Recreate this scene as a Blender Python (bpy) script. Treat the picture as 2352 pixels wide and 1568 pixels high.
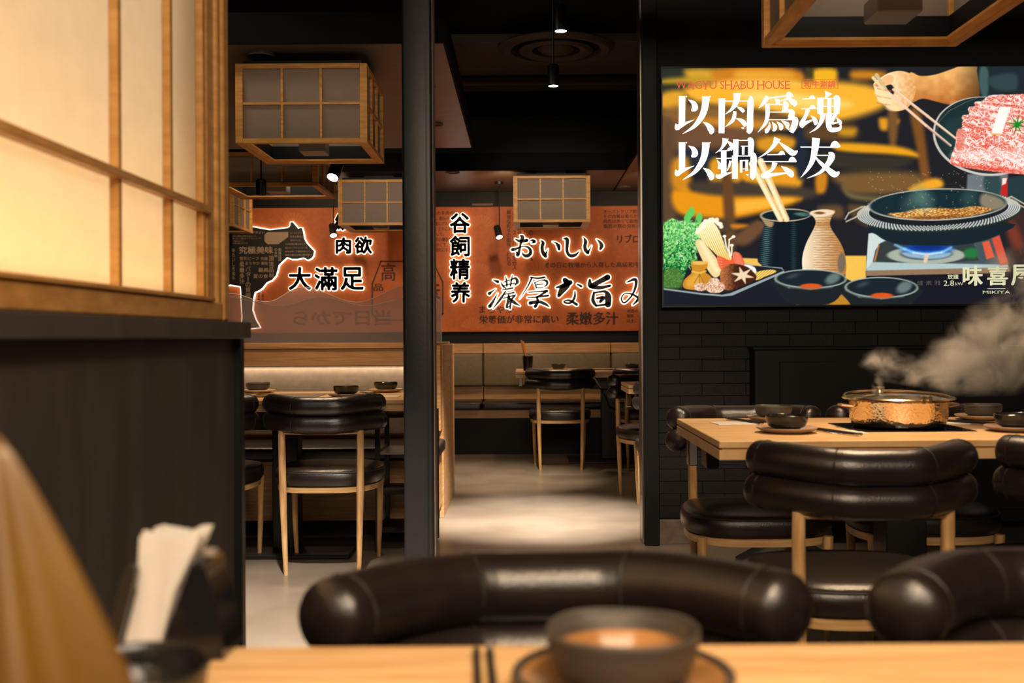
import bpy, bmesh, math, random
import numpy as np
from mathutils import Vector, Matrix
random.seed(7)
PI = math.pi
for o in list(bpy.data.objects):
    bpy.data.objects.remove(o)
SC = bpy.context.scene
COL = SC.collection

# ------------------------------------------------------------------ camera
H, F, VX, VY, ROLL = 1.02, 2450.0, 1200.0, 771.0, 0.006
cam = bpy.data.cameras.new('camera')
cam.sensor_width = 36.0
cam.lens = F / 2352 * 36
cam.shift_x = -(VX - 1176) / 2352
cam.shift_y = -(784 - VY) / 2352
cam.clip_start = 0.02
cam.dof.use_dof = True
cam.dof.focus_distance = 4.9
cam.dof.aperture_fstop = 4.3
co = bpy.data.objects.new('camera', cam)
COL.objects.link(co)
co.matrix_world = Matrix.Translation((0, 0, H)) @ Matrix.Rotation(PI / 2, 4, 'X') @ Matrix.Rotation(-ROLL, 4, 'Z')
SC.camera = co

def P(u, v, Y):
    """point of the plane at distance Y that the photograph shows at pixel (u, v)"""
    du, up = u - VX, VY - v
    x = du * math.cos(ROLL) + up * math.sin(ROLL)
    z = -du * math.sin(ROLL) + up * math.cos(ROLL)
    return (x * Y / F, H + z * Y / F)

# ------------------------------------------------------------------ world, exposure, lights
vs = SC.view_settings
vs.view_transform = 'Standard'; vs.look = 'None'; vs.exposure = 0.0; vs.gamma = 1.0
vs.use_curve_mapping = False
w = bpy.data.worlds.new('world'); SC.world = w; w.use_nodes = True
w.node_tree.nodes['Background'].inputs[0].default_value = (0.75, 0.62, 0.52, 1)
w.node_tree.nodes['Background'].inputs[1].default_value = 0.09
SC.cycles.max_bounces = 8
SC.cycles.transparent_max_bounces = 16
SC.cycles.volume_step_rate = 1.0
SC.cycles.sample_clamp_indirect = 3.0

WARM = (1.0, 0.70, 0.42); NEUT = (1.0, 0.80, 0.58); COOL = (1.0, 0.88, 0.75)
def aim(o, to):
    d = Vector(to) - o.location
    o.rotation_euler = d.to_track_quat('-Z', 'Y').to_euler()
def spot(name, loc, to, watt, deg=60, blend=0.6, rad=0.03, col=WARM):
    l = bpy.data.lights.new(name, 'SPOT'); l.energy = watt; l.spot_size = math.radians(deg)
    l.spot_blend = blend; l.shadow_soft_size = rad; l.color = col
    o = bpy.data.objects.new(name, l); COL.objects.link(o); o.location = loc; aim(o, to); return o
def area(name, loc, to, watt, sx, sy, col=WARM):
    l = bpy.data.lights.new(name, 'AREA'); l.energy = watt; l.shape = 'RECTANGLE'
    l.size = sx; l.size_y = sy; l.color = col
    o = bpy.data.objects.new(name, l); COL.objects.link(o); o.location = loc; aim(o, to); return o

# ceiling spots that make the pools on the floor
spot('aisle_spot_light', (0.17, 4.85, 2.36), (0.07, 5.93, 0), 1900, 37, 0.9, 0.04, COOL)
spot('aisle_spot_light', (0.12, 6.3, 2.3), (-0.2, 7.62, 0), 620, 38, 0.9, 0.04, NEUT)
spot('ceiling_spot_light', (-0.6, 2.9, 2.6), (-0.95, 3.85, 0), 1300, 42, 0.9, 0.04, COOL)
spot('ceiling_spot_light', (0.3, 2.9, 2.9), (0.45, 4.75, 0), 300, 42, 0.9, 0.04, NEUT)
spot('ceiling_spot_light', (0.1, 3.3, 2.9), (0.75, 5.3, 0.5), 40, 40, 0.9, 0.04, NEUT)
# the lamp over the near table (its lantern hangs above and behind the camera)
area('near_table_lamp_light', (0.35, 0.35, 1.9), (0.35, 0.55, 0), 24, 0.35, 0.35, WARM)
spot('end_panel_fill_light', (0.4, 6.2, 2.85), (-0.45, 6.5, 0.5), 50, 30, 0.9, 0.04, NEUT)  # added fill spot that brightens the end panel of the booth divider
# banner wall washers
spot('wall_wash_light', (-0.15, 8.3, 2.25), (-0.1, 9.6, 1.7), 30, 110, 0.8, 0.03, WARM)
spot('wall_wash_light', (-1.8, 8.3, 2.25), (-1.7, 9.6, 1.7), 30, 110, 0.8, 0.03, WARM)
spot('wall_wash_light', (1.1, 8.3, 2.25), (1.0, 9.6, 1.7), 26, 110, 0.8, 0.03, WARM)
# led strip under the booth ledge
area('booth_strip_light', (-1.75, 5.885, 0.862), (-1.75, 5.97, 0.60), 3.5, 2.5, 0.015, NEUT)
# inside the paper screen
area('screen_strip_light', (-0.70, 1.25, 1.100), (-0.70, 1.25, 2.0), 9.0, 0.03, 1.9, (1.0, 0.66, 0.30)).rotation_euler = (PI, 0, 0)
area('screen_back_light', (-0.765, 1.3, 1.85), (0, 1.3, 1.85), 12, 1.5, 2.0, (1, 0.82, 0.64))
# added fill light for the general glow of the room behind the camera
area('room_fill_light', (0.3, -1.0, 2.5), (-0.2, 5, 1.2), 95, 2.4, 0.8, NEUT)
spot('far_lantern_fill_light', (0.1, 6.5, 2.5), (0.25, 8.3, 1.95), 70, 50, 0.6, 0.1, NEUT)  # added fill spot on the lone lantern above the aisle
spot('far_lantern_fill_light', (-1.0, 6.9, 2.28), (-1.5, 8.45, 2.0), 60, 62, 0.6, 0.1, NEUT)  # added fill spot on the left lanterns before the banner
area('left_ceiling_light', (-1.9, 4.2, 2.9), (-1.5, 6.5, 1.6), 10, 1.2, 0.3, NEUT)

# ------------------------------------------------------------------ materials
def mat(name, col, rough=0.5, metal=0.0, noise=0.0, nscale=8.0, bump=0.0, bscale=60.0, stretch=None, col2=None,
        coat=0.0, spec=0.5, emit=None, estr=0.0):
    m = bpy.data.materials.new(name); m.use_nodes = True
    nt = m.node_tree; b = nt.nodes['Principled BSDF']
    b.inputs['Base Color'].default_value = (*col, 1)
    b.inputs['Roughness'].default_value = rough
    b.inputs['Metallic'].default_value = metal
    b.inputs['Coat Weight'].default_value = coat
    b.inputs['Specular IOR Level'].default_value = spec
    tc = nt.nodes.new('ShaderNodeTexCoord'); mp = nt.nodes.new('ShaderNodeMapping')
    nt.links.new(tc.outputs['Object'], mp.inputs[0])
    if stretch: mp.inputs['Scale'].default_value = stretch
    n = nt.nodes.new('ShaderNodeTexNoise'); n.inputs['Scale'].default_value = nscale; n.inputs['Detail'].default_value = 5
    nt.links.new(mp.outputs[0], n.inputs['Vector'])
    mx = nt.nodes.new('ShaderNodeMix'); mx.data_type = 'RGBA'
    c2 = col2 or tuple(c * (1 - noise) for c in col)
    mx.inputs[6].default_value = (*c2, 1); mx.inputs[7].default_value = (*col, 1)
    cr = nt.nodes.new('ShaderNodeMapRange'); cr.inputs[1].default_value = 0.35; cr.inputs[2].default_value = 0.65
    nt.links.new(n.outputs[0], cr.inputs[0]); nt.links.new(cr.outputs[0], mx.inputs[0])
    nt.links.new(mx.outputs[2], b.inputs['Base Color'])
    if bump:
        n2 = nt.nodes.new('ShaderNodeTexNoise'); n2.inputs['Scale'].default_value = bscale
        nt.links.new(mp.outputs[0], n2.inputs['Vector'])
        bp = nt.nodes.new('ShaderNodeBump'); bp.inputs['Strength'].default_value = bump; bp.inputs['Distance'].default_value = 0.01
        nt.links.new(n2.outputs[0], bp.inputs['Height']); nt.links.new(bp.outputs[0], b.inputs['Normal'])
    if emit:
        b.inputs['Emission Color'].default_value = (*emit, 1); b.inputs['Emission Strength'].default_value = estr
    return m
def emis(name, col, s):
    m = bpy.data.materials.new(name); m.use_nodes = True; nt = m.node_tree; nt.nodes.clear()
    e = nt.nodes.new('ShaderNodeEmission'); e.inputs[0].default_value = (*col, 1); e.inputs[1].default_value = s
    o = nt.nodes.new('ShaderNodeOutputMaterial'); nt.links.new(e.outputs[0], o.inputs[0]); return m
def lin(r, g, b):
    return tuple(((c / 255) / 12.92 if c / 255 <= 0.04045 else ((c / 255 + 0.055) / 1.055) ** 2.4) for c in (r, g, b))

M = {}
M['lantern_wood'] = mat('lantern_wood', (0.72, 0.37, 0.09), 0.5, nscale=6, stretch=(2, 2, 14), noise=0.35, col2=(0.56, 0.25, 0.05))
M['oak'] = mat('oak', (0.55, 0.34, 0.15), 0.45, nscale=9, stretch=(8, 8, 1), col2=(0.36, 0.19, 0.07))
M['oak_band'] = mat('oak_band', (0.55, 0.34, 0.15), 0.45, nscale=7, stretch=(1.2, 1.2, 18), col2=(0.40, 0.22, 0.085))
M['table_oak'] = mat('table_oak', (0.66, 0.43, 0.21), 0.42, nscale=7, stretch=(1, 10, 1), col2=(0.50, 0.29, 0.12))
M['booth_oak'] = mat('booth_oak', (0.50, 0.28, 0.12), 0.45, nscale=7, stretch=(0.8, 1, 16), col2=(0.36, 0.17, 0.06))
M['leather'] = mat('leather', (0.013, 0.0085, 0.0075), 0.30, nscale=20, col2=(0.009, 0.006, 0.0055), bump=0.12, bscale=350, spec=0.6)
M['seam'] = mat('seam', (0.008, 0.006, 0.005), 0.6)
M['black_paint'] = mat('black_paint', (0.0055, 0.0055, 0.006), 0.55, spec=0.25, nscale=4, noise=0.3)
M['black_metal'] = mat('black_metal', (0.01, 0.01, 0.01), 0.4, metal=0.3)
M['pillar_paint'] = mat('pillar_paint', (0.013, 0.0125, 0.014), 0.42, nscale=10, noise=0.25, bump=0.05)
M['ceiling_black'] = mat('ceiling_black', (0.003, 0.003, 0.0033), 0.85, spec=0.1, nscale=3, noise=0.3)
M['soffit'] = mat('soffit', (0.13, 0.10, 0.072), 0.36, nscale=5, stretch=(1, 6, 1), noise=0.25)
M['ceiling_panel'] = mat('ceiling_panel', (0.04, 0.027, 0.018), 0.7, nscale=4, noise=0.2)
M['brick'] = mat('brick', (0.012, 0.0105, 0.010), 0.6, spec=0.25, nscale=12, noise=0.3, bump=0.15, bscale=90)
M['mortar'] = mat('mortar', (0.008, 0.007, 0.0065), 0.8, nscale=12, noise=0.3)
M['skirting'] = mat('skirting', (0.16, 0.11, 0.085), 0.6, nscale=20, noise=0.3)
M['charcoal'] = mat('charcoal', (0.055, 0.047, 0.042), 0.6, nscale=3, stretch=(1, 4, 1), noise=0.35, bump=0.05, bscale=30)
M['screen_wood'] = mat('screen_wood', (0.50, 0.26, 0.075), 0.42, nscale=6, stretch=(3, 3, 10), col2=(0.38, 0.18, 0.04))
M['taupe'] = mat('taupe', (0.20, 0.145, 0.10), 0.55, nscale=30, noise=0.15, bump=0.1, bscale=300)
M['taupe_dark'] = mat('taupe_dark', (0.155, 0.11, 0.055), 0.55, nscale=30, noise=0.15, bump=0.1, bscale=300)
M['banner'] = mat('banner', (0.52, 0.115, 0.016), 0.6, nscale=30, noise=0.14)
M['banner_print'] = mat('banner_print', (0.05, 0.012, 0.006), 0.7)
M['fan_print'] = mat('fan_print', (0.55, 0.135, 0.024), 0.6)
M['sign_black'] = mat('sign_black', (0.012, 0.010, 0.008), 0.5)
M['sign_beige'] = mat('sign_beige', (0.42, 0.30, 0.20), 0.6)
M['halo'] = emis('halo_light', (1.0, 0.86, 0.68), 3.0)
M['lamp_glow'] = emis('lamp_glow', (1.0, 0.84, 0.64), 40)
M['chrome'] = mat('chrome', (0.75, 0.72, 0.68), 0.15, metal=1.0)
M['brass'] = mat('brass', (0.78, 0.58, 0.36), 0.22, metal=1.0)
M['steel'] = mat('steel', (0.30, 0.28, 0.26), 0.3, metal=1.0)
M['black_glass'] = mat('black_glass', (0.008, 0.008, 0.009), 0.08)
M['bowl_black'] = mat('bowl_black', (0.012, 0.011, 0.010), 0.22, nscale=40, noise=0.3, bump=0.1, bscale=120)
M['bowl_grey'] = mat('bowl_grey', (0.075, 0.065, 0.055), 0.35, nscale=3, stretch=(1, 1, 60), noise=0.55, bump=0.3, bscale=60)
M['bowl_inside'] = mat('bowl_inside', (0.36, 0.17, 0.055), 0.2, nscale=14, col2=(0.16, 0.08, 0.03))
M['plate_pink'] = mat('plate_pink', (0.34, 0.235, 0.17), 0.5, nscale=20, noise=0.25)
M['plate_pale'] = mat('plate_pale', (0.60, 0.42, 0.22), 0.45, nscale=20, noise=0.2)
M['napkin'] = mat('napkin', (0.60, 0.57, 0.53), 0.8, nscale=15, noise=0.08)
M['cloth_gold'] = mat('cloth_gold', (0.14, 0.075, 0.010), 0.40, nscale=4, col2=(0.08, 0.035, 0.006))
M['cloth_peach'] = mat('cloth_peach', (0.32, 0.135, 0.06), 0.4, nscale=4, noise=0.3)
M['fixture'] = mat('fixture', (0.30, 0.26, 0.23), 0.4, metal=0.4)
M['orange_stick'] = mat('orange_stick', (0.75, 0.28, 0.05), 0.5)
M['floor'] = None

# floor: polished concrete
m = mat('polished_concrete', (0.20, 0.162, 0.125), 0.34, nscale=1.6, col2=(0.12, 0.093, 0.068), bump=0.04, bscale=7)
M['floor'] = m
# paper of lanterns and screen
def paper(name, col, tl=0.6):
    m = bpy.data.materials.new(name); m.use_nodes = True; nt = m.node_tree; nt.nodes.clear()
    d = nt.nodes.new('ShaderNodeBsdfDiffuse'); t = nt.nodes.new('ShaderNodeBsdfTranslucent')
    x = nt.nodes.new('ShaderNodeMixShader'); o = nt.nodes.new('ShaderNodeOutputMaterial')
    n = nt.nodes.new('ShaderNodeTexNoise'); n.inputs['Scale'].default_value = 25
    tc = nt.nodes.new('ShaderNodeTexCoord'); nt.links.new(tc.outputs['Object'], n.inputs['Vector'])
    mx = nt.nodes.new('ShaderNodeMix'); mx.data_type = 'RGBA'
    mx.inputs[6].default_value = (*[c * 0.9 for c in col], 1); mx.inputs[7].default_value = (*col, 1)
    nt.links.new(n.outputs[0], mx.inputs[0])
    nt.links.new(mx.outputs[2], d.inputs[0]); nt.links.new(mx.outputs[2], t.inputs[0])
    x.inputs[0].default_value = tl
    nt.links.new(d.outputs[0], x.inputs[1]); nt.links.new(t.outputs[0], x.inputs[2]); nt.links.new(x.outputs[0], o.inputs[0])
    return m
M['paper'] = paper('lantern_paper', (0.42, 0.34, 0.28), 0.35)
M['screen_paper'] = paper('screen_paper', (0.86, 0.79, 0.67), 0.7)
# milky glass
def glassy(name, tint, haze, hcol, rough=0.05):
    m = bpy.data.materials.new(name); m.use_nodes = True; nt = m.node_tree; nt.nodes.clear()
    t = nt.nodes.new('ShaderNodeBsdfTransparent'); t.inputs[0].default_value = (*tint, 1)
    d = nt.nodes.new('ShaderNodeBsdfDiffuse'); d.inputs[0].default_value = (*hcol, 1)
    g = nt.nodes.new('ShaderNodeBsdfGlossy'); g.inputs[1].default_value = rough
    f = nt.nodes.new('ShaderNodeFresnel'); f.inputs[0].default_value = 1.5
    a = nt.nodes.new('ShaderNodeMixShader'); b = nt.nodes.new('ShaderNodeMixShader'); o = nt.nodes.new('ShaderNodeOutputMaterial')
    a.inputs[0].default_value = haze
    nt.links.new(t.outputs[0], a.inputs[1]); nt.links.new(d.outputs[0], a.inputs[2])
    nt.links.new(f.outputs[0], b.inputs[0]); nt.links.new(a.outputs[0], b.inputs[1]); nt.links.new(g.outputs[0], b.inputs[2])
    nt.links.new(b.outputs[0], o.inputs[0]); return m
M['booth_glass'] = glassy('booth_glass', (0.92, 0.90, 0.90), 0.16, (0.75, 0.66, 0.60))
M['glass_edge'] = glassy('glass_edge', (0.9, 0.9, 0.9), 0.75, (0.85, 0.75, 0.68))
M['lid_glass'] = glassy('lid_glass', (0.97, 0.95, 0.9), 0.04, (0.9, 0.8, 0.6))
# hammered brass
m = mat('hammered_brass', (0.74, 0.60, 0.42), 0.2, metal=1.0); nt = m.node_tree
v = nt.nodes.new('ShaderNodeTexVoronoi'); v.inputs['Scale'].default_value = 130
bp = nt.nodes.new('ShaderNodeBump'); bp.inputs['Strength'].default_value = 0.32; bp.inputs['Distance'].default_value = 0.003
tc = nt.nodes.new('ShaderNodeTexCoord'); nt.links.new(tc.outputs['Object'], v.inputs['Vector'])
nt.links.new(v.outputs[0], bp.inputs['Height']); nt.links.new(bp.outputs[0], nt.nodes['Principled BSDF'].inputs['Normal'])
M['hammered'] = m

# ------------------------------------------------------------------ mesh helpers
class B:
    def __init__(s): s.bm = bmesh.new()
    def box(s, x0, x1, y0, y1, z0, z1, bev=0.0, seg=1):
        r = bmesh.ops.create_cube(s.bm, size=1)
        vs_ = r['verts']
        for v in vs_:
            v.co = Vector(((x0 + x1) / 2 + v.co.x * (x1 - x0), (y0 + y1) / 2 + v.co.y * (y1 - y0), (z0 + z1) / 2 + v.co.z * (z1 - z0)))
        if bev:
            es = list({e for v in vs_ for e in v.link_edges})
            bmesh.ops.bevel(s.bm, geom=es, offset=bev, segments=seg, affect='EDGES', profile=0.5)
        return s
    def tube(s, pts, rads, n=10, caps=True, flat=(1, 1)):
        pts = [Vector(p) for p in pts]
        if not isinstance(rads, (list, tuple)): rads = [rads] * len(pts)
        rings = []; up = None
        for i, p in enumerate(pts):
            t = (pts[min(i + 1, len(pts) - 1)] - pts[max(i - 1, 0)]).normalized()
            ref = Vector((0, 0, 1)) if abs(t.z) < 0.9 else Vector((0, 1, 0))
            a = t.cross(ref).normalized(); b = a.cross(t).normalized()
            rings.append([s.bm.verts.new(p + rads[i] * (flat[0] * a * math.cos(2 * PI * k / n) + flat[1] * b * math.sin(2 * PI * k / n))) for k in range(n)])
        for r0, r1 in zip(rings, rings[1:]):
            for k in range(n):
                s.bm.faces.new((r0[k], r0[(k + 1) % n], r1[(k + 1) % n], r1[k]))
        if caps:
            s.bm.faces.new(rings[0][::-1]); s.bm.faces.new(rings[-1])
        return s
    def lathe(s, prof, n=32, c=(0, 0, 0)):
        rings = []
        for r, z in prof:
            if r < 1e-6: rings.append([s.bm.verts.new((c[0], c[1], c[2] + z))])
            else: rings.append([s.bm.verts.new((c[0] + r * math.cos(2 * PI * k / n), c[1] + r * math.sin(2 * PI * k / n), c[2] + z)) for k in range(n)])
        for a, b in zip(rings, rings[1:]):
            for k in range(n):
                k2 = (k + 1) % n
                if len(a) == 1 and len(b) == 1: continue
                if len(a) == 1: s.bm.faces.new((a[0], b[k2], b[k]))
                elif len(b) == 1: s.bm.faces.new((a[k], a[k2], b[0]))
                else: s.bm.faces.new((a[k], a[k2], b[k2], b[k]))
        return s
    def prism(s, loop, axis, a, b):
        """closed loop of 2-D points extruded along axis ('y' : loop is (x,z); 'z' : loop is (x,y); 'x': loop is (y,z))"""
        def v(p, t):
            return {'y': (p[0], t, p[1]), 'z': (p[0], p[1], t), 'x': (t, p[0], p[1])}[axis]
        r0 = [s.bm.verts.new(v(p, a)) for p in loop]; r1 = [s.bm.verts.new(v(p, b)) for p in loop]
        n = len(loop)
        for k in range(n):
            s.bm.faces.new((r0[k], r0[(k + 1) % n], r1[(k + 1) % n], r1[k]))
        s.bm.faces.new(r0[::-1]); s.bm.faces.new(r1)
        return s
    def out(s, name, material, parent=None, smooth=False, loc=None, normals=True):
        if normals: bmesh.ops.recalc_face_normals(s.bm, faces=s.bm.faces)
        me = bpy.data.meshes.new(name); s.bm.to_mesh(me); s.bm.free()
        if smooth:
            me.polygons.foreach_set('use_smooth', [True] * len(me.polygons))
            if smooth == 'auto':
                me.set_sharp_from_angle(angle=math.radians(38))
        me.materials.append(material)
        o = bpy.data.objects.new(name, me); COL.objects.link(o)
        if parent: o.parent = parent
        if loc: o.location = loc
        return o
def thing(name, label, cat, loc=(0, 0, 0), rz=0, group=None):
    o = bpy.data.objects.new(name, None); COL.objects.link(o); o.empty_display_size = 0.05
    o.location = loc; o.rotation_euler = (0, 0, rz); o['label'] = label; o['category'] = cat
    if group: o['group'] = group
    return o
def tag(o, label, cat, group=None, kind=None):
    o['label'] = label; o['category'] = cat
    if group: o['group'] = group
    if kind: o['kind'] = kind
    return o
def struct(o, label=None):
    o['kind'] = 'structure'
    if label: o['label'] = label
    return o
def copy_tree(o, loc, rz, label):
    r = o.copy(); COL.objects.link(r); r.location = loc; r.rotation_euler = (0, 0, rz); r['label'] = label
    for ch in list(o.children):
        c = ch.copy(); COL.objects.link(c); c.parent = r
        for g in ch.children:
            d = g.copy(); COL.objects.link(d); d.parent = c
    return r

# ------------------------------------------------------------------ setting
FL = struct(B().box(-3.8, 3.4, -1.5, 9.8, -0.05, 0).out('floor', M['floor']), 'grey brown polished concrete floor with pools of light')
struct(B().box(-3.8, 3.4, 9.62, 9.8, 0, 3.1).out('wall_back', M['black_paint']), 'black back wall behind the orange banner')
struct(B().box(-3.8, -3.6, -1.5, 9.62, 0, 3.1).out('wall_left', M['black_paint']), 'black far left side wall')
struct(B().box(3.2, 3.4, -1.5, 9.62, 0, 3.1).out('wall_right', M['black_paint']), 'black far right side wall')
struct(B().box(-3.8, 3.4, 2.0, 9.8, 3.0, 3.1).out('ceiling', M['ceiling_black']), 'black ceiling')
# front wall carrying the poster, faced with thin dark bricks
WY = 5.22
pw = struct(B().box(0.66, 3.2, WY + 0.006, WY + 0.16, 0, 3.0).out('wall_front', M['mortar']), 'black painted brick wall below and around the picture sign')
bw, bh, gap = 0.215, 0.0597, 0.0018
bm_full = None; proto = {}
nb = 0
for r in range(18):
    z0 = 0.125 + r * bh
    if z0 + bh > 1.17: break
    x = 0.662 - (bw / 2 if r % 2 else 0)
    while x < 3.19:
        a, b = max(x, 0.662), min(x + bw, 3.19)
        if b - a > 0.03:
            key = round(b - a, 4)
            if key not in proto:
                o = B().box(-(b - a - gap) / 2, (b - a - gap) / 2, -0.006, 0.002, 0, bh - gap, 0.0015).out('brick', M['brick'], pw)
                proto[key] = o
            else:
                o = proto[key].copy(); COL.objects.link(o)
            o.location = ((a + b) / 2, WY + 0.004 + random.uniform(-0.0006, 0.0006), z0)
            nb += 1
        x += bw
struct(B().box(0.662, 1.505, WY - 0.02, WY + 0.01, 0, 0.118, 0.002).out('baseboard_front', M['skirting']), 'brown skirting below the dark brick wall')
# right post of the opening
tp = B().box(0.588, 0.658, 5.16, 5.34, 0, 3.0, 0.002).out('trim_1', M['black_paint']); struct(tp, 'black door post at the right side of the aisle')
B().box(0.580, 0.587, 5.2, 5.33, 0.0, 3.0).out('metal_edge', M['steel'], tp)['label'] = 'thin shiny metal edge of the post'
# left pillar
pl = thing('pillar', 'dark grey square steel pillar between the left booth table and the aisle', 'pillar', (-0.413, 4.28, 0), math.radians(0))
B().box(-0.060, 0.060, -0.06, 0.06, 0, 3.0, 0.012, 3).out('shaft', M['pillar_paint'], pl, smooth='auto')
B().box(0.034, 0.040, -0.0635, -0.055, 0, 3.0).out('edge_strip', M['black_metal'], pl)
B().box(0.060, 0.064, -0.05, 0.05, 0, 3.0).out('rim_light_strip', M['skirting'], pl)['label'] = 'pale strip painted as rim light down the right side of the pillar'  # pale strip put in as the rim light on the pillar's right edge
B().box(-0.075, 0.075, -0.075, 0.075, 0, 0.02, 0.003).out('base_plate', M['black_metal'], pl)

# soffits and coffer
def soffit(n, x0, x1, y0, y1, z0, z1, label):
    o = struct(B().box(x0, x1, y0, y1, z0, z1).out('trim_%d' % n, M['soffit']), label)
    e = B()
    e.box(x0, x1, y0 - 0.012, y0, z0 + 0.0, z1); 
    e.box(x1, x1 + 0.012, y0 - 0.012, y1, z0 + 0.0, z1); e.box(x0 - 0.012, x0, y0 - 0.012, y1, z0, z1); e.box(x0, x1, y1, y1 + 0.012, z0, z1)
    e.out('edge_band', M['ceiling_black'], o)
    return o
soffit(2, -3.55, -0.345, 4.74, 7.36, 2.32, 2.46, 'brown dropped ceiling slab over the left booths')
soffit(3, -3.55, 0.82, 8.4, 9.6, 2.32, 2.46, 'brown dropped ceiling slab before the orange banner')
soffit(4, 0.833, 3.15, 5.45, 9.6, 2.32, 2.46, 'brown dropped ceiling slab at the right')
struct(B().box(-0.7, 3.1, 6.95, 7.81, 2.93, 2.99, 0.004).out('trim_5', M['ceiling_panel']), 'brown ceiling panel that holds the round air vent')
struct(B().box(-0.7, 3.1, 8.12, 8.34, 2.93, 2.99, 0.004).out('trim_6', M['ceiling_panel']), 'narrow brown ceiling panel behind the air vent')
struct(B().box(-3.5, 3.1, 4.0, 4.35, 2.42, 2.6, 0.004).out('trim_7', M['ceiling_black']), 'black ceiling beam across the front')
x0, z0 = P(1162, 244, 9.6); x1, _ = P(1285, 244, 9.6)
struct(B().box(x0, x1, 9.59, 9.62, z0, z0 + 0.012).out('trim_8', M['skirting']), 'thin pale strip high on the black wall')
# dark bulkhead above the picture wall down to the aisle
struct(B().box(-3.5, 3.2, 3.4, 3.5, 2.72, 3.0).out('trim_9', M['ceiling_black']), 'black bulkhead above the opening')

# round ceiling air diffuser
dx = (1281 - VX) / F * 7.03
df = thing('ceiling_diffuser', 'round ringed air vent in the dark ceiling above the aisle', 'air vent', (dx, 7.05, 2.93))
B().lathe([(0.37, 0), (0.385, -0.012), (0.35, -0.035), (0.30, -0.03), (0.285, -0.005), (0.285, 0.0)], 48).out('outer_ring', M['ceiling_panel'], df, 'auto')
B().lathe([(0.24, 0), (0.245, -0.03), (0.22, -0.045), (0.16, -0.03), (0.155, 0)], 48).out('inner_ring', M['ceiling_panel'], df, 'auto')
B().lathe([(0.0, -0.045), (0.09, -0.04), (0.12, -0.02), (0.12, 0)], 32).out('centre_disc', M['ceiling_panel'], df, 'auto')
B().lathe([(0.0, -0.003), (0.37, -0.003), (0.37, 0)], 48).out('recess', M['ceiling_black'], df)
# recessed downlights
for i, (u, v, z, r, lab) in enumerate([(603, 122, 2.32, 0.062, 'dark recessed downlight above the large front lantern'),
                                       (1002, 283, 2.32, 0.05, 'recessed downlight in the slab just right of the pillar'),
                                       (1042, 394, 2.32, 0.055, 'recessed downlight left above the lone aisle lantern'),
                                       (1435, 430, 2.32, 0.055, 'recessed downlight right of the lone aisle lantern'),
                                       (982, 197, 2.32, 0.05, 'recessed downlight half hidden by the right side of the pillar')]):
    Y = (z - H) * F / (VY - v)
    X = (u - VX) / F * Y
    d = thing('downlight', lab, 'ceiling light', (X, Y, z), 0, 'recessed downlights')
    B().lathe([(r, 0), (r * 1.02, -0.006), (r * 0.95, -0.010), (r * 0.72, -0.006), (r * 0.70, 0)], 28).out('ring', M['skirting'], d, 'auto')
    B().lathe([(0, -0.002), (r * 0.70, -0.002), (r * 0.7, 0)], 24).out('cup', M['black_metal'], d)
# pendant and track spots
def pendant(u, v, Y, ztop, tilt, lab, on=True, tx=0.0, r=0.03, h=0.115, g='small pendant and track spots'):
    X, Z = P(u, v, Y)
    t = thing('spot_lamp', lab, 'spot lamp', (X, Y, Z), 0, g)
    B().tube([(0, 0, h * 0.9), (0, 0, ztop - Z)], 0.0045, 8).out('rod', M['black_metal'], t, 'auto')
    a = Matrix.Rotation(tilt, 4, 'Y')
    b = B().lathe([(0, h), (r * 0.8, h), (r, h * 0.93), (r, 0), (r * 0.88, 0), (r * 0.85, 0.012), (0, 0.012)], 24)
    c = b.out('housing', M['black_metal'], t, 'auto')
    c.rotation_euler = (tx, tilt, 0)
    if on:
        l = B().lathe([(0, 0.0), (r * 0.86, 0.003), (r * 0.86, 0.010), (0, 0.010)], 24).out('lens', M['lamp_glow'], t); l.rotation_euler = (tx, tilt, 0)
    B().lathe([(0, 0.0), (r * 1.2, 0.0), (r * 1.2, -0.02), (0, -0.02)], 20).out('ceiling_cup', M['black_metal'], t).location = (0, 0, ztop - Z)
    return t
pendant(1288, 72, 4.85, 3.0, 0.0, 'lit track spot nearest the top edge, above the aisle')
pendant(1271, 198, 5.7, 3.0, 0.0, 'lit track spot below the round air vent')
pendant(764, 408, 6.0, 2.32, 0.2, 'bright spot between the large lantern and the lantern behind it', tx=-0.6, r=0.036)
pendant(600, 448, 6.1, 2.32, 0.0, 'unlit black pendant spot in front of the leftmost booth lanterns', on=False, r=0.03, h=0.09)
pendant(766, 541, 9.0, 2.32, -0.2, 'small lit pendant spot left of the two meat characters', tx=-0.5)
pendant(1147, 545, 9.0, 2.32, -0.25, 'small lit pendant spot right of the tall character column', tx=-0.5)

# ------------------------------------------------------------------ left partition with paper screen
lp = struct(B().box(-0.78, -0.65, -0.2, 2.40, 0, 1.018).out('wall_partition', M['charcoal']), 'dark grey lower partition wall on the left')
B().box(-0.79, -0.634, 2.40, 2.432, 0, 1.018, 0.002).out('end_trim', M['black_metal'], lp)['label'] = 'black end trim of the partition'
struct(B().box(-0.82, -0.610, -0.2, 2.40, 1.019, 1.054, 0.002).out('trim_10', M['charcoal']), 'dark grey ledge on top of the partition')
sc = thing('paper_screen', 'glowing backlit paper screen in a pale wood grid on the partition ledge', 'screen', (-0.70, 1.1, 1.055))
zz = 1.055
def L(o): o.location = (0.70, -1.1, -zz); return o
L(B().box(-0.76, -0.632, -0.2, 2.288, zz, 1.094, 0.003).out('bottom_rail', M['screen_wood'], sc))
L(B().box(-0.76, -0.642, 2.180, 2.226, zz, 2.95, 0.002).out('stile', M['screen_wood'], sc))
L(B().box(-0.775, -0.634, 2.227, 2.25, zz, 2.95, 0.003).out('stile', M['screen_wood'], sc))
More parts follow.
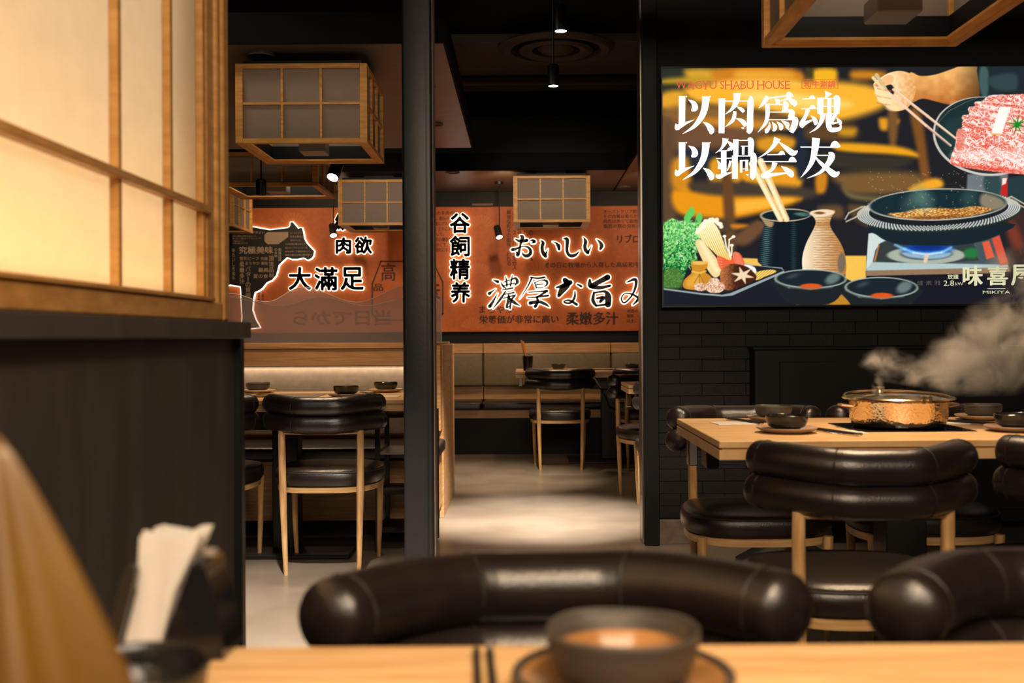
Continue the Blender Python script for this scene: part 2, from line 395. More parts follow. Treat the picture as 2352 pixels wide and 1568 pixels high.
L(B().box(-0.785, -0.628, 2.251, 2.29, zz, 2.95, 0.004).out('stile', M['screen_wood'], sc))
L(B().box(-0.652, -0.630, -0.2, 2.18, 1.273, 1.287, 0.0015).out('cross_bar', M['screen_wood'], sc))
L(B().box(-0.642, -0.626, -0.2, 2.18, 1.094, 1.102, 0.0015).out('bottom_bead', M['screen_wood'], sc))
ys = [-0.2, 0.55, 1.15, 1.695, 1.947, 2.146]
for y in ys[1:]:
    L(B().box(-0.655, -0.640, y, y + 0.014, 1.094, 2.95, 0.001).out('upright_bar', M['screen_wood'], sc))
yb = ys + [2.180]
for i in range(6):
    for (a, b) in ((1.094, 1.28), (1.28, 2.95)):
        L(B().box(-0.6575, -0.6555, yb[i] + 0.0, yb[i + 1], a, b).out('paper_pane', M['screen_paper'], sc))
L(B().box(-0.775, -0.770, -0.2, 2.225, 1.06, 2.95).out('back_board', M['screen_paper'], sc))

# ------------------------------------------------------------------ booth divider
dv = thing('booth_divider', 'pale wood booth divider with a flat ledge, right end by the aisle', 'booth divider', (-0.45, 6.4, 0))
def D(o): o.location = (0.45, -6.4, 0); return o
D(B().box(-3.55, -0.475, 5.85, 6.96, 0.955, 0.985, 0.003).out('ledge_top', M['booth_oak'], dv))
D(B().box(-3.55, -0.475, 5.865, 6.04, 0.866, 0.954).out('fascia', M['booth_oak'], dv))
D(B().box(-3.55, -0.475, 6.04, 6.90, 0.0, 0.954).out('core', M['booth_oak'], dv))
D(B().box(-0.472, -0.448, 6.00, 6.97, 0.0, 0.972, 0.002).out('end_panel', M['booth_oak'], dv))
D(B().box(-0.474, -0.452, 5.86, 6.00, 0.50, 0.972, 0.002).out('end_panel', M['booth_oak'], dv))
bs = thing('booth_bench', 'booth bench with a taupe back and black leather seat against the wood divider', 'bench', (-1.9, 5.75, 0))
def E_(o): o.location = (1.9, -5.75, 0); return o
E_(B().box(-3.5, -0.478, 5.915, 6.035, 0.47, 0.858, 0.02, 4).out('backrest', M['taupe'], bs, 'auto'))
E_(B().box(-3.5, -0.43, 5.42, 5.93, 0.385, 0.455, 0.022, 4).out('seat', M['leather'], bs, 'auto'))
E_(B().box(-3.5, -0.455, 5.46, 6.03, 0.08, 0.385, 0.003).out('base', M['booth_oak'], bs))
E_(B().box(-3.5, -0.47, 5.5, 6.03, 0.0, 0.08).out('plinth', M['black_paint'], bs))

# wavy glass sheets
def wavy(px, Y, label, x_end):
    pts = [P(u, v, Y) for u, v in px]
    prof = []
    for i in range(len(pts) - 1):
        p0, p1, p2, p3 = pts[max(i - 1, 0)], pts[i], pts[i + 1], pts[min(i + 2, len(pts) - 1)]
        for k in range(8):
            t = k / 8
            f = [0.5 * (2 * p1[j] + (p2[j] - p0[j]) * t + (2 * p0[j] - 5 * p1[j] + 4 * p2[j] - p3[j]) * t * t + (3 * p1[j] - p0[j] - 3 * p2[j] + p3[j]) * t ** 3) for j in (0, 1)]
            prof.append(f)
    prof.append(list(pts[-1]))
    t = thing('glass_screen', label, 'glass screen', (prof[-1][0], Y, 0.986))
    off = (-prof[-1][0], -Y, -0.986)
    b = B().prism([(prof[0][0], 0.986)] + [tuple(p) for p in prof] + [(prof[-1][0], 0.986)], 'y', Y - 0.0045, Y - 0.0025)
    o = b.out('sheet', M['booth_glass'], t); o.location = off
    o = B().tube([(p[0], Y - 0.0035, p[1]) for p in prof] + [(prof[-1][0], Y - 0.0035, 0.99)], 0.0022, 6).out('polished_edge', M['glass_edge'], t); o.location = off
    return t
wavy([(400, 700), (440, 690), (531, 674), (617, 693), (699, 659), (819, 694), (912, 660), (960, 658), (1013, 682)], 6.72, 'wavy topped glass screen standing further back, with the taller waves', 0)
wavy([(400, 690), (440, 686), (533, 683), (642, 702), (737, 682), (839, 702), (925, 684), (983, 678), (1013, 694)], 6.12, 'wavy topped glass screen standing nearer, with the lower waves', 0)

# ------------------------------------------------------------------ bench along the back wall
wb = thing('wall_bench', 'long bench below the orange banner with olive taupe back and black seat', 'bench', (0.4, 9.4, 0))
def W(o): o.location = (-0.4, -9.4, 0); return o
xs = [-3.5, -1.9, P(1110, 850, 9.5)[0], P(1403, 850, 9.5)[0], 2.0, 3.15]
for a, b in zip(xs, xs[1:]):
    W(B().box(a + 0.003, b - 0.003, 9.46, 9.60, 0.575, 0.862, 0.018, 3).out('back_cushion', M['taupe_dark'], wb, 'auto'))
    W(B().box(a + 0.002, b - 0.002, 9.12, 9.56, 0.385, 0.455, 0.025, 4).out('seat_cushion', M['leather'], wb, 'auto'))
    W(B().box(a + 0.003, b - 0.003, 9.52, 9.60, 0.455, 0.575, 0.002).out('back_panel', M['booth_oak'], wb))
    W(B().box(a + 0.003, b - 0.003, 9.50, 9.61, 0.865, 0.954, 0.002).out('top_panel', M['booth_oak'], wb))
W(B().box(-3.5, 3.15, 9.15, 9.6, 0.315, 0.385, 0.002).out('front_rail', M['booth_oak'], wb))
W(B().box(-3.5, 3.15, 9.2, 9.6, 0.0, 0.315).out('base', M['black_paint'], wb))

# low black panelled cabinet on the brick wall
x0, z1 = P(1731, 803, 5.12)
cb = thing('wall_cabinet', 'low black panelled cabinet against the brick wall below the picture sign', 'cabinet', (2.2, 5.12, 0))
def K(o): o.location = (-2.2, -5.12, 0); return o
K(B().box(x0, 3.19, 5.10, WY - 0.002, 0.12, z1, 0.003).out('carcass', M['black_paint'], cb))
K(B().box(x0 - 0.01, 3.19, 5.085, WY - 0.002, z1, z1 + 0.012, 0.002).out('top', M['black_paint'], cb))
xd = [P(1789, 830, 5.1)[0], P(2076, 830, 5.1)[0], 2.5, 3.1]
for a, b in zip(xd, xd[1:]):
    K(B().box(a + 0.002, b - 0.002, 5.088, 5.10, 0.18, P(1789, 831, 5.1)[1], 0.0015).out('door', M['black_paint'], cb))

# ------------------------------------------------------------------ chairs
def sup(n_, a, b, n=48):
    out = []
    for k in range(n):
        t = 2 * PI * k / n; c, s_ = math.cos(t), math.sin(t)
        out.append((a * math.copysign(abs(c) ** (2 / n_), c), b * math.copysign(abs(s_) ** (2 / n_), s_)))
    return out
def rings(b, levels):
    """levels: list of (outline, z)"""
    R = [[b.bm.verts.new((x, y, z)) for x, y in o] for o, z in levels]
    n = len(R[0])
    for r0, r1 in zip(R, R[1:]):
        for k in range(n): b.bm.faces.new((r0[k], r0[(k + 1) % n], r1[(k + 1) % n], r1[k]))
    b.bm.faces.new(R[0][::-1]); b.bm.faces.new(R[-1])
def seat_outline(s):
    o = sup(3.0, 0.238 * s, 0.232 * s)
    return [(x * (1 - 0.10 * max(0, -y) / 0.23), y + 0.012) for x, y in o]
def make_chair(label):
    t = thing('dining_chair', label, 'chair', group='dark leather barrel chairs')
    # legs
    for s in (-1, 1):
        B().tube([(s * 0.156, -0.185, 0.0), (s * 0.160, -0.188, 0.12), (s * 0.166, -0.193, 0.37), (s * 0.168, -0.198, 0.56), (s * 0.168, -0.200, 0.622)],
                 [0.0095, 0.0125, 0.0165, 0.0155, 0.0150], 12).out('leg', M['oak'], t, 'auto')
        B().tube([(s * 0.190, 0.195, 0.0), (s * 0.196, 0.193, 0.15), (s * 0.200, 0.190, 0.38)], [0.0095, 0.0125, 0.0165], 12).out('leg', M['oak'], t, 'auto')
    B().tube([(-0.168, -0.200, 0.611), (-0.08, -0.222, 0.611), (0, -0.230, 0.611), (0.08, -0.222, 0.611), (0.168, -0.200, 0.611)], 0.011, 8, flat=(1, 0.55)).out('back_rail', M['oak'], t, 'auto')
    b = B()
    rings(b, [(seat_outline(0.93), 0.352), (seat_outline(0.955), 0.354), (seat_outline(0.955), 0.376), (seat_outline(0.93), 0.378)])
    b.out('seat_frame', M['oak_band'], t, 'auto')
    b = B()
    rings(b, [(seat_outline(0.90), 0.378), (seat_outline(0.98), 0.384), (seat_outline(1.01), 0.400), (seat_outline(1.01), 0.425), (seat_outline(0.985), 0.440),
              (seat_outline(0.95), 0.448), (seat_outline(0.80), 0.455), (seat_outline(0.5), 0.461), (seat_outline(0.2), 0.463)])
    st = b.out('seat', M['leather'], t, 'auto')
    o = seat_outline(0.99); B().tube([(x, y, 0.4385) for x, y in o] + [(o[0][0], o[0][1], 0.4385)], 0.0028, 6).out('piping', M['seam'], st, 'auto')
    # two rolls of the wrap-around back
    def path(z, hw, dy):
        pts = []
        N = 44
        for i in range(N + 1):
            x = -hw + 2 * hw * i / N
            q = max(0, abs(x) - 0.055) / (hw - 0.055)
            y = -0.258 + dy + 0.150 * q ** 1.75
            pts.append((x, y, z - 0.006 + 0.008 * min(1, q * 1.3)))
        return pts
    for z, hw, dy in ((0.7305, 0.232, 0.0), (0.6555, 0.236, 0.008)):
        pts = path(z, hw, dy); R0 = 0.0425
        rad = [R0 * (1 - 0.03 * math.exp(-((abs(p[0]) - 0.097) / 0.006) ** 2)) for p in pts]
        # round end caps
        def cap(pa, pb):
            d = (Vector(pa) - Vector(pb)).normalized(); q = []
            for k in range(1, 7):
                an = k / 6 * PI / 2
                q.append((Vector(pa) + d * R0 * 0.62 * math.sin(an), max(R0 * math.cos(an), 0.0015)))
            return q
        c0 = cap(pts[0], pts[1])[::-1]; c1 = cap(pts[-1], pts[-2])
        P_ = [c[0] for c in c0] + [Vector(p) for p in pts] + [c[0] for c in c1]
        R_ = [c[1] for c in c0] + rad + [c[1] for c in c1]
        ro = B().tube(P_, R_, 20, flat=(1, 0.97)).out('back_roll', M['leather'], t, smooth=True)
        for xi in (-0.097, 0.097, -hw, hw):
            k = min(range(len(pts)), key=lambda i: abs(pts[i][0] - xi)); k = min(max(k, 1), len(pts) - 2)
            c = Vector(pts[k]); tg = (Vector(pts[k + 1]) - Vector(pts[k - 1])).normalized()
            a = tg.cross(Vector((0, 0, 1))).normalized(); u = a.cross(tg)
            rr = R0 * (0.982 if abs(xi) < 0.2 else 1.0)
            B().tube([c + rr * (a * math.cos(2 * PI * j / 20) + u * 0.97 * math.sin(2 * PI * j / 20)) for j in range(21)], 0.0017, 5).out('stitched_seam', M['seam'], ro, 'auto')
    return t
c0 = make_chair('dark leather barrel chair tucked into the left booth table, facing away')
c0.location = (-0.864, 4.76, 0)
chairs = [
    ((-1.418, 4.76, 0), 0.0, 'dark leather chair at the left booth table, mostly cut off by the partition'),
    ((0.787, 2.60, 0), 0.0, 'large dark leather chair with its back to us at the steaming table, in full view'),
    ((1.425, 2.68, 0), -0.10, 'dark leather chair at the right frame edge, near side of the steaming table'),
    ((0.765, 3.57, 0), PI, 'dark leather chair across the steaming table, at its left end facing us'),
    ((1.318, 3.585, 0), PI - 0.03, 'dark leather chair across the steaming table, behind the brass pot'),
    ((0.042, 0.995, 0), PI + 0.05, 'blurred dark leather chair facing us across the near table, behind the bowl'),
    ((0.632, 1.005, 0), PI + 0.03, 'blurred dark leather chair facing us at the lower right corner'),
    ((0.287, 8.28, 0), 0.0, 'far dark leather chair with its back to us below the orange banner'),
    ((0.955, 8.28, 0), 0.0, 'far dark leather chair half hidden by the black post, by the bench table'),
    ((0.826, 6.70, 0), PI + 0.28, 'dark leather chair turned towards us just left of the black post'),
    ((0.862, 5.86, 0), 0.0, 'dark leather chair mostly hidden behind the black post, nearest to it'),
]
for loc, rz, lab in chairs:
    copy_tree(c0, loc, rz, lab)

# ------------------------------------------------------------------ tables
def table(label, x0, x1, y0, y1, h=0.74, burner=None, hook=None, name='dining_table'):
    cx, cy = (x0 + x1) / 2, (y0 + y1) / 2
    t = thing(name, label, 'table', (cx, cy, 0))
    w_, d_ = (x1 - x0) / 2, (y1 - y0) / 2
    B().box(-w_, w_, -d_, d_, h - 0.018, h, 0.0015).out('tabletop', M['table_oak'], t)
    B().box(-w_ + 0.008, w_ - 0.008, -d_ + 0.008, d_ - 0.008, h - 0.023, h - 0.018).out('shadow_gap', M['booth_oak'], t)
    B().box(-w_, w_, -d_, d_, h - 0.050, h - 0.023, 0.0015).out('lower_board', M['table_oak'], t)
    B().box(-0.06, 0.06, -0.06, 0.06, 0.02, h - 0.05, 0.004).out('pedestal', M['black_metal'], t)
    B().box(-min(0.33, w_ - 0.03), min(0.33, w_ - 0.03), -0.22, 0.22, 0.0, 0.02, 0.004).out('foot_plate', M['black_metal'], t)
    B().box(-0.16, 0.16, -0.16, 0.16, h - 0.15, h - 0.05, 0.004).out('stove_box', M['black_metal'], t)
    if burner:
        B().box(-0.17, 0.17, -0.15, 0.15, h, h + 0.0025, 0.001).out('hot_plate', M['black_glass'], t)
    if hook:
        B().box(-w_ + 0.022, -w_ + 0.052, d_ - 0.11, d_ - 0.06, h - 0.145, h - 0.05, 0.003).out('clip', M['chrome'], t)['label'] = 'small chrome clip under the table edge'
        B().box(-w_ + 0.075, -w_ + 0.115, d_ - 0.14, d_ - 0.04, h - 0.15, h - 0.05, 0.003).out('switch_box', M['black_metal'], t)
    return t
table('pale oak table with the steaming brass pot on it', 0.515, 1.73, 2.80, 3.57, burner=True, hook=True)
table('pale oak table in front of the left booth, between pillar and partition', -1.74, -0.52, 4.73, 5.50, burner=True)
table('far pale oak table at the wall bench, with the stick holder on its left end', -0.055, 1.45, 8.33, 9.08, burner=True, hook=True)
table('pale oak table just showing left of the black post', 0.594, 1.8, 5.98, 6.45, burner=False, hook=True)
table('blurred near oak table along the bottom of the picture', -0.272, 1.25, 0.15, 0.965)
table('blurred oak side table between the near table and the partition', -0.63, -0.276, 0.15, 0.962, name='side_table')

# ------------------------------------------------------------------ lanterns
PW = {}
def lantern(label, cx, y0, zb=1.903, h=0.362, W_=0.60, lit=5.0, rows=2):
    t = thing('lantern', label, 'lantern', (cx, y0 + W_ / 2, zb), 0, 'square wood and paper ceiling lanterns')
    hw = W_ / 2; p = 0.034; mb = 0.011
    key = (h, rows)
    if key in PW:
        for ch in PW[key]:
            c = ch.copy(); COL.objects.link(c); c.parent = t
            for g in ch.children:
                d = g.copy(); COL.objects.link(d); d.parent = c
    else:
        for sx in (-1, 1):
            for sy in (-1, 1):
                B().box(sx * hw - (p if sx > 0 else 0), sx * hw + (0 if sx > 0 else p), sy * hw - (p if sy > 0 else 0), sy * hw + (0 if sy > 0 else p), 0, h, 0.0015).out('corner_post', M['lantern_wood'], t)
        for k in range(4):
            rt = k * PI / 2
            b = B(); b.box(-hw + p, hw - p, -hw + 0.001, -hw + 0.025, 0, 0.022, 0.001)
            o = b.out('bottom_rail', M['lantern_wood'], t); o.rotation_euler.z = rt
            o = B().box(-hw + p, hw - p, -hw + 0.001, -hw + 0.025, h - 0.022, h, 0.001).out('top_rail', M['lantern_wood'], t); o.rotation_euler.z = rt
            iw = 2 * (hw - p)
            for q in (1, 2):
                x = -hw + p + iw * q / 3
                o = B().box(x - mb / 2, x + mb / 2, -hw + 0.004, -hw + 0.018, 0.022, h - 0.022).out('upright_bar', M['lantern_wood'], t); o.rotation_euler.z = rt
            for q in range(1, rows):
                z = 0.022 + (h - 0.044) * q / rows
                o = B().box(-hw + p, hw - p, -hw + 0.003, -hw + 0.018, z - mb / 2, z + mb / 2).out('cross_bar', M['lantern_wood'], t); o.rotation_euler.z = rt
            for q in range(3):
                for r in range(rows):
                    xa = -hw + p + iw * q / 3; za = 0.022 + (h - 0.044) * r / rows
                    o = B().box(xa, xa + iw / 3, -hw + 0.0185, -hw + 0.0205, za, za + (h - 0.044) / rows).out('paper_pane', M['paper'], t); o.rotation_euler.z = rt
            o = B().prism([(-hw + 0.026, 0.002), (-hw + 0.050, 0.010), (-hw + 0.050, 0.018), (-hw + 0.026, 0.018)], 'x', -hw + 0.03, hw - 0.03).out('inner_bead', M['lantern_wood'], t); o.rotation_euler.z = rt
            o = B().box(-hw + 0.03, hw - 0.03, -hw + 0.03, -hw + 0.036, 0.018, 0.085).out('inner_baffle', M['black_paint'], t); o.rotation_euler.z = rt
        B().box(-hw + 0.02, hw - 0.02, -hw + 0.02, hw - 0.02, h - 0.03, h - 0.005).out('inner_top', M['black_paint'], t)
        lb = B().box(-0.062, 0.062, -0.062, 0.062, 0.0, 0.06, 0.004).out('lamp_box', M['fixture'], t)
        B().tube([(0, 0, 0.06), (0, 0, h - 0.03)], 0.012, 10).out('lamp_stem', M['black_metal'], lb, 'auto')
        for sx in (-1, 1):
            B().lathe([(0, -0.02), (0.022, -0.015), (0.026, 0.0), (0.018, 0.03), (0, 0.032)], 14, (sx * 0.1, 0, h - 0.075)).out('bulb', M['lamp_glow'], t, smooth=True)
        B().box(-hw + 0.03, hw - 0.03, -hw + 0.03, hw - 0.03, h, h + 0.02).out('top_plate', M['black_paint'], t)
        PW[key] = list(t.children)
    B().box(-0.12, 0.12, -0.12, 0.12, h + 0.02, (3.0 if cx > 0.5 else 2.32) - zb).out('hanger', M['black_paint'], t)
    spot('lantern_light', (cx, y0 + W_ / 2, zb - 0.01), (cx, y0 + W_ / 2, 0), lit * (26 if cx > 0.5 else 11), 125, 0.9, 0.05, WARM)
    return t
lantern('large square paper lantern hanging left of the pillar, nearest of its row', -1.00, 4.85, lit=5.5)
lantern('shallow square paper lantern seen beneath the large one on the left', -1.49, 6.23, zb=1.903, h=0.20, rows=1, lit=3)
lantern('square paper lantern before the orange banner, cut by the pillar', -1.155, 8.45, lit=3.2)
lantern('square paper lantern at the screen edge, leftmost in the banner row', -2.585, 8.46, lit=2.5)
lantern('square paper lantern alone above the aisle, before the orange banner', 0.235, 8.30, lit=3.5)
lantern('square paper lantern at the top right corner, above the steaming table', 1.043, 2.69, lit=4.0)

# ------------------------------------------------------------------ tableware
def bowl(label, x, y, z, r=0.06, h=0.042, m='bowl_black', name='bowl', inside=None):
    t = thing(name, label, 'bowl', (x, y, z + 0.0002), 0)
    rr = r
    b = B().lathe([(0, 0.004), (rr * 0.5, 0.004), (rr * 0.5, 0), (rr * 0.58, 0), (rr * 0.62, 0.006), (rr * 0.86, h * 0.30), (rr * 0.97, h * 0.65), (rr, h),
               (rr * 0.97, h + 0.002), (rr * 0.94, h), (rr * 0.90, h * 0.65)], 40)
    for v in b.bm.verts:
        if v.co.z > h * 0.9: v.co.z += 0.0009 * math.sin(3 * math.atan2(v.co.y, v.co.x) + x * 9)
    b.out('wall', M[m], t, 'auto')
    B().lathe([(rr * 0.94, h - 0.001), (rr * 0.90, h * 0.65), (rr * 0.76, h * 0.34), (rr * 0.5, 0.010), (0, 0.008)], 40).out('glazed_inside', M[inside or m], t, 'auto')
    return t
def plate(label, x, y, z, r=0.086, m='plate_pink'):
    b = B().lathe([(0, 0.003), (r * 0.55, 0.003), (r * 0.55, 0), (r * 0.62, 0), (r * 0.9, 0.008), (r, 0.014), (r * 0.995, 0.0165), (r * 0.96, 0.0155),
                   (r * 0.72, 0.0085), (r * 0.66, 0.0065), (0, 0.0060)], 48)
    o = b.out('saucer', M[m], smooth='auto', loc=(x, y, z + 0.0002)); tag(o, label, 'saucer', 'saucers under the bowls')
    return 0.0064
def set_(xb, yb_, z, bl, pl_, m, pm='plate_pink', r=0.06, h=0.042, rp=0.086, inside=None):
    dz = plate(pl_, xb, yb_, z, rp, pm)
    bowl(bl, xb, yb_, z + dz, r, h, m, inside=inside)
T = 0.74
set_(0.81, 3.45, T, 'grey ribbed bowl at the back left of the steaming table', 'saucer below the grey bowl, back left of the steaming table', 'bowl_grey')
set_(0.752, 3.04, T, 'black bowl on the front left of the steaming table', 'saucer below the black bowl, front left of the steaming table', 'bowl_black')
set_(1.487, 3.45, T, 'grey ribbed bowl right of the brass pot, back side', 'saucer below the grey bowl right of the pot', 'bowl_grey')
set_(1.405, 3.04, T, 'black bowl at the right frame edge on the steaming table', 'saucer below the black bowl at the right frame edge', 'bowl_black')
set_(-1.338, 5.39, T, 'grey bowl on the left booth table beside the partition', 'pale saucer on the left booth table beside the partition', 'bowl_grey', 'plate_pale')
set_(-0.825, 4.98, T, 'black bowl on the left booth table just above the chair back', 'saucer just behind the chair back on the left booth table', 'bowl_black', 'plate_pink')
set_(-0.692, 5.39, T, 'black bowl on the left booth table next to the pillar', 'saucer on the left booth table next to the pillar', 'bowl_black', 'plate_pale')
set_(0.288, 8.60, T, 'small black bowl on the far bench table above the lone chair', 'saucer on the far bench table above the lone chair', 'bowl_black', 'plate_pale')
set_(0.875, 8.50, T, 'small black bowl on the far bench table by the black post', 'saucer on the far bench table by the black post', 'bowl_black', 'plate_pale')
set_(1.03, 8.95, T, 'grey bowl on the far bench table touching the black post', 'saucer on the far bench table touching the black post', 'bowl_grey', 'plate_pale', rp=0.08)
set_(0.077, 0.835, T, 'large blurred dark bowl with a brown glaze inside, on the near table', 'blurred brown saucer with a dark rim under the near bowl', 'bowl_grey', 'bowl_inside', r=0.0605, h=0.044, rp=0.088, inside='bowl_inside')
sr = B().tube([(0.0835 * math.cos(2 * PI * k / 48), 0.0835 * math.sin(2 * PI * k / 48), 0) for k in range(49)], 0.0035, 8)
bpy.data.objects['saucer.010'].name = 'saucer.010'
near_saucer = bpy.data.objects['saucer.010']
o = sr.out('dark_rim', M['bowl_grey'], near_saucer, 'auto'); o.location = (0, 0, 0.0155); o['label'] = 'dark rim of the saucer'
bowl('blurred black bowl at the lower left corner, in front of the napkins', -0.293, 0.775, T, 0.062, 0.040, 'bowl_black')

def napkin(label, x, y, rz, sx=0.11, sy=0.10):
    b = B().box(-sx / 2, sx / 2, -sy / 2, sy / 2, 0, 0.0022, 0.0006)
    o = b.out('napkin', M['napkin'], loc=(x, y, T + 0.0002)); o.rotation_euler.z = rz
    return tag(o, label, 'napkin', 'folded napkins')
napkin('white napkin on the left end of the steaming table', 0.665, 3.36, 0.1, 0.13, 0.11)
napkin('white napkin in front of the brass pot', 0.915, 3.03, 0.0, 0.10, 0.10)
napkin('white napkin right of the brass pot', 1.33, 3.33, 0.0, 0.12, 0.10)
napkin('white napkin on the left booth table beside the pillar', -0.63, 4.98, 0.0, 0.11, 0.12)
napkin('white napkin at the partition end of the left booth table', -1.29, 5.10, 0.0)
def chops(label, x, y, z, rz, n=0.225, tilt=0.0, m='black_metal', tipm='steel'):
    t = thing('chopsticks', label, 'chopsticks', (x, y, z + 0.0004), rz)
    for s in (-1, 1):
        o = B().tube([(s * 0.0065, -n / 2, 0.0042), (s * 0.0058, n / 2, 0.0036)], [0.0038, 0.0030], 8).out('stick', M[m], t, 'auto')
        B().tube([(s * 0.0058, n / 2 - 0.012, 0.0040), (s * 0.0058, n / 2 + 0.001, 0.0040)], 0.0037, 8).out('metal_tip', M[tipm], o, 'auto')
    return t
chops('black chopsticks on the napkin at the left end of the steaming table', 0.705, 3.40, T + 0.0022, 0.35, 0.20)
chops('black chopsticks with metal ends in front of the brass pot', 0.88, 3.00, T + 0.0022, -2.75, 0.20)
chops('black chopsticks beside the napkin right of the brass pot', 1.37, 3.30, T + 0.0022, 0.6, 0.20)
chops('blurred black chopsticks on the near table left of the large bowl', -0.030, 0.832, T, 0.06, 0.205)
chops('dark chopsticks between the two bowls on the left booth table', -0.755, 5.22, T, 0.5, 0.20)

# stick holder on the far table
ch = thing('stick_holder', 'black cup holding orange sticks on the left end of the far table', 'holder', (0.042, 8.55, T + 0.0002))
B().lathe([(0, 0.0), (0.036, 0.0), (0.043, 0.118), (0.039, 0.118), (0.033, 0.006), (0, 0.006)], 28).out('cup', M['bowl_black'], ch, 'auto')
for i, (dx_, dz_) in enumerate(((-0.052, 0.245), (-0.038, 0.235), (-0.046, 0.215))):
    so = B().tube([(0.008 - i * 0.004, -0.015 + 0.015 * i, 0.008), (dx_, -0.016 + 0.016 * i, dz_)], [0.0055, 0.0075], 8)
    tag(so.out('orange_stick', M['orange_stick'], loc=(0.042, 8.55, T + 0.0002), smooth='auto'), ('tallest', 'middle', 'shortest')[i] + ' orange stick standing in the black cup on the far table', 'stick', 'orange sticks in the cup')
pb = B().box(0.0, 0.028, -0.004, 0.004, 0.01, 0.150, 0.001)
tag(pb.out('paper_slip', M['napkin'], loc=(0.042, 8.55, T + 0.0002)), 'white paper slip standing in the black cup on the far table', 'paper')
# cable by the far chair
x1, z1_ = P(1366, 868, 8.2); x2, z2_ = P(1402, 940, 8.2)
tag(B().tube([(x1, 8.3, z1_), (x1 + 0.045, 8.2, z1_ - 0.08), ((x1 + x2) / 2 + 0.02, 8.16, (z1_ + z2_) / 2 - 0.02), (x2 - 0.01, 8.2, z2_ + 0.02), (x2 + 0.08, 8.3, z2_ - 0.02)], 0.007, 8).out('cable', M['black_metal'], smooth='auto'),
    'black cable hanging beside the lone far chair', 'cable')

# brass pot
pt = thing('hot_pot', 'hammered brass pot with a glass lid steaming on its hot plate', 'pot', (1.122, 3.19, T + 0.0027))
B().lathe([(0, 0.0), (0.125, 0.0), (0.134, 0.006), (0.137, 0.022), (0.137, 0.024)], 56).out('foot_ring', M['black_glass'], pt, 'auto')
B().lathe([(0.120, 0.014), (0.1365, 0.018), (0.1405, 0.030), (0.1415, 0.072), (0.1435, 0.076), (0.1435, 0.079), (0.138, 0.079), (0.135, 0.03), (0.115, 0.018)], 72).out('body', M['hammered'], pt, 'auto')
B().lathe([(0.137, 0.079), (0.160, 0.083), (0.163, 0.086), (0.160, 0.089), (0.137, 0.086)], 64).out('lid_rim', M['brass'], pt, 'auto')
B().lathe([(0.150, 0.087), (0.10, 0.097), (0.05, 0.101), (0, 0.102)], 48).out('glass_lid', M['lid_glass'], pt, 'auto')
B().tube([(0.155 * math.cos(t), 0.155 * math.sin(t), 0.088 + 0.012 * abs(math.sin(t))) for t in [PI * k / 24 for k in range(25)]], 0.0035, 8).out('lid_bar', M['brass'], pt, 'auto')
kb = B().lathe([(0, 0.100), (0.012, 0.100), (0.010, 0.108), (0.016, 0.112), (0.016, 0.117), (0, 0.119)], 20, (-0.045, 0.03, 0)).out('lid_knob', M['brass'], pt, 'auto')
B().box(0.012, 0.022, -0.165, -0.140, 0.076, 0.100, 0.002).out('lid_clip', M['brass'], pt)
B().box(0.030, 0.040, -0.165, -0.140, 0.076, 0.100, 0.002).out('lid_clip', M['brass'], pt)
for s in (-1, 1):
    B().tube([(s * 0.142, -0.03, 0.062), (s * 0.172, -0.02, 0.066), (s * 0.172, 0.02, 0.066), (s * 0.142, 0.03, 0.062)], 0.004, 8).out('side_handle', M['brass'], pt, 'auto')

# napkin dispenser, near left
nd = thing('napkin_dispenser', 'blurred black napkin holder on the near left table', 'napkin holder', (-0.318, 0.955, T + 0.0002), 0.0)
for prof in ([(-0.047, 0), (-0.037, 0), (-0.026, 0.045), (-0.018, 0.078), (-0.024, 0.086), (-0.031, 0.072), (-0.041, 0.035)],
             [(0.003, 0), (0.057, 0), (0.056, 0.02), (0.050, 0.05), (0.042, 0.078), (0.037, 0.085), (0.029, 0.083), (0.020, 0.058), (0.009, 0.03)]):
    B().prism(prof, 'y', -0.03, 0.03).out('side_shell', M['black_glass'], nd)
B().box(-0.047, 0.057, -0.032, 0.032, 0, 0.006, 0.002).out('base', M['black_glass'], nd)
B().lathe([(0, 0), (0.008, 0), (0.008, 0.005), (0, 0.007)], 16, (0.036, 0.0, 0.0855)).out('cap', M['fixture'], nd, 'auto')
for k in range(6):
    b = B(); y = -0.02 + k * 0.007
    lx = [-0.0395, -0.0370, -0.030, -0.029, -0.024]; n = 7
    rows_ = []
    for j in range(9):
        z = 0.0065 + j * 0.0125; sh = 0.026 * (j / 8) ** 1.1
        hwid = 0.0165 + 0.010 * max(0, (j - 4) / 4)
        rows_.append([(-0.0175 + sh + hwid * (2 * i / (n - 1) - 1) , y + 0.0015 * math.sin(i * 1.7 + k + j * 0.6), z + (0.0035 * math.sin(i * 1.4 + k * 1.3) if j == 8 else 0)) for i in range(n)])
    V0 = [[b.bm.verts.new(p) for p in r] for r in rows_]; V1 = [[b.bm.verts.new((p[0], p[1] + 0.003, p[2])) for p in r] for r in rows_]
    for A_, rev in ((V0, False), (V1, True)):
        for j in range(8):
            for i in range(n - 1): b.bm.faces.new((A_[j][i], A_[j][i + 1], A_[j + 1][i + 1], A_[j + 1][i]))
    for j in range(8):
        for i in (0, n - 1): b.bm.faces.new((V0[j][i], V0[j + 1][i], V1[j + 1][i], V1[j][i]))
    for i in range(n - 1):
        for j in (0, 8): b.bm.faces.new((V0[j][i], V0[j][i + 1], V1[j][i + 1], V1[j][i]))
    tag(b.out('paper_napkin', M['napkin'], smooth='auto', loc=(-0.318, 0.955, T + 0.0002)), 'white paper napkin standing in the black holder', 'napkin', 'napkins in the black holder')

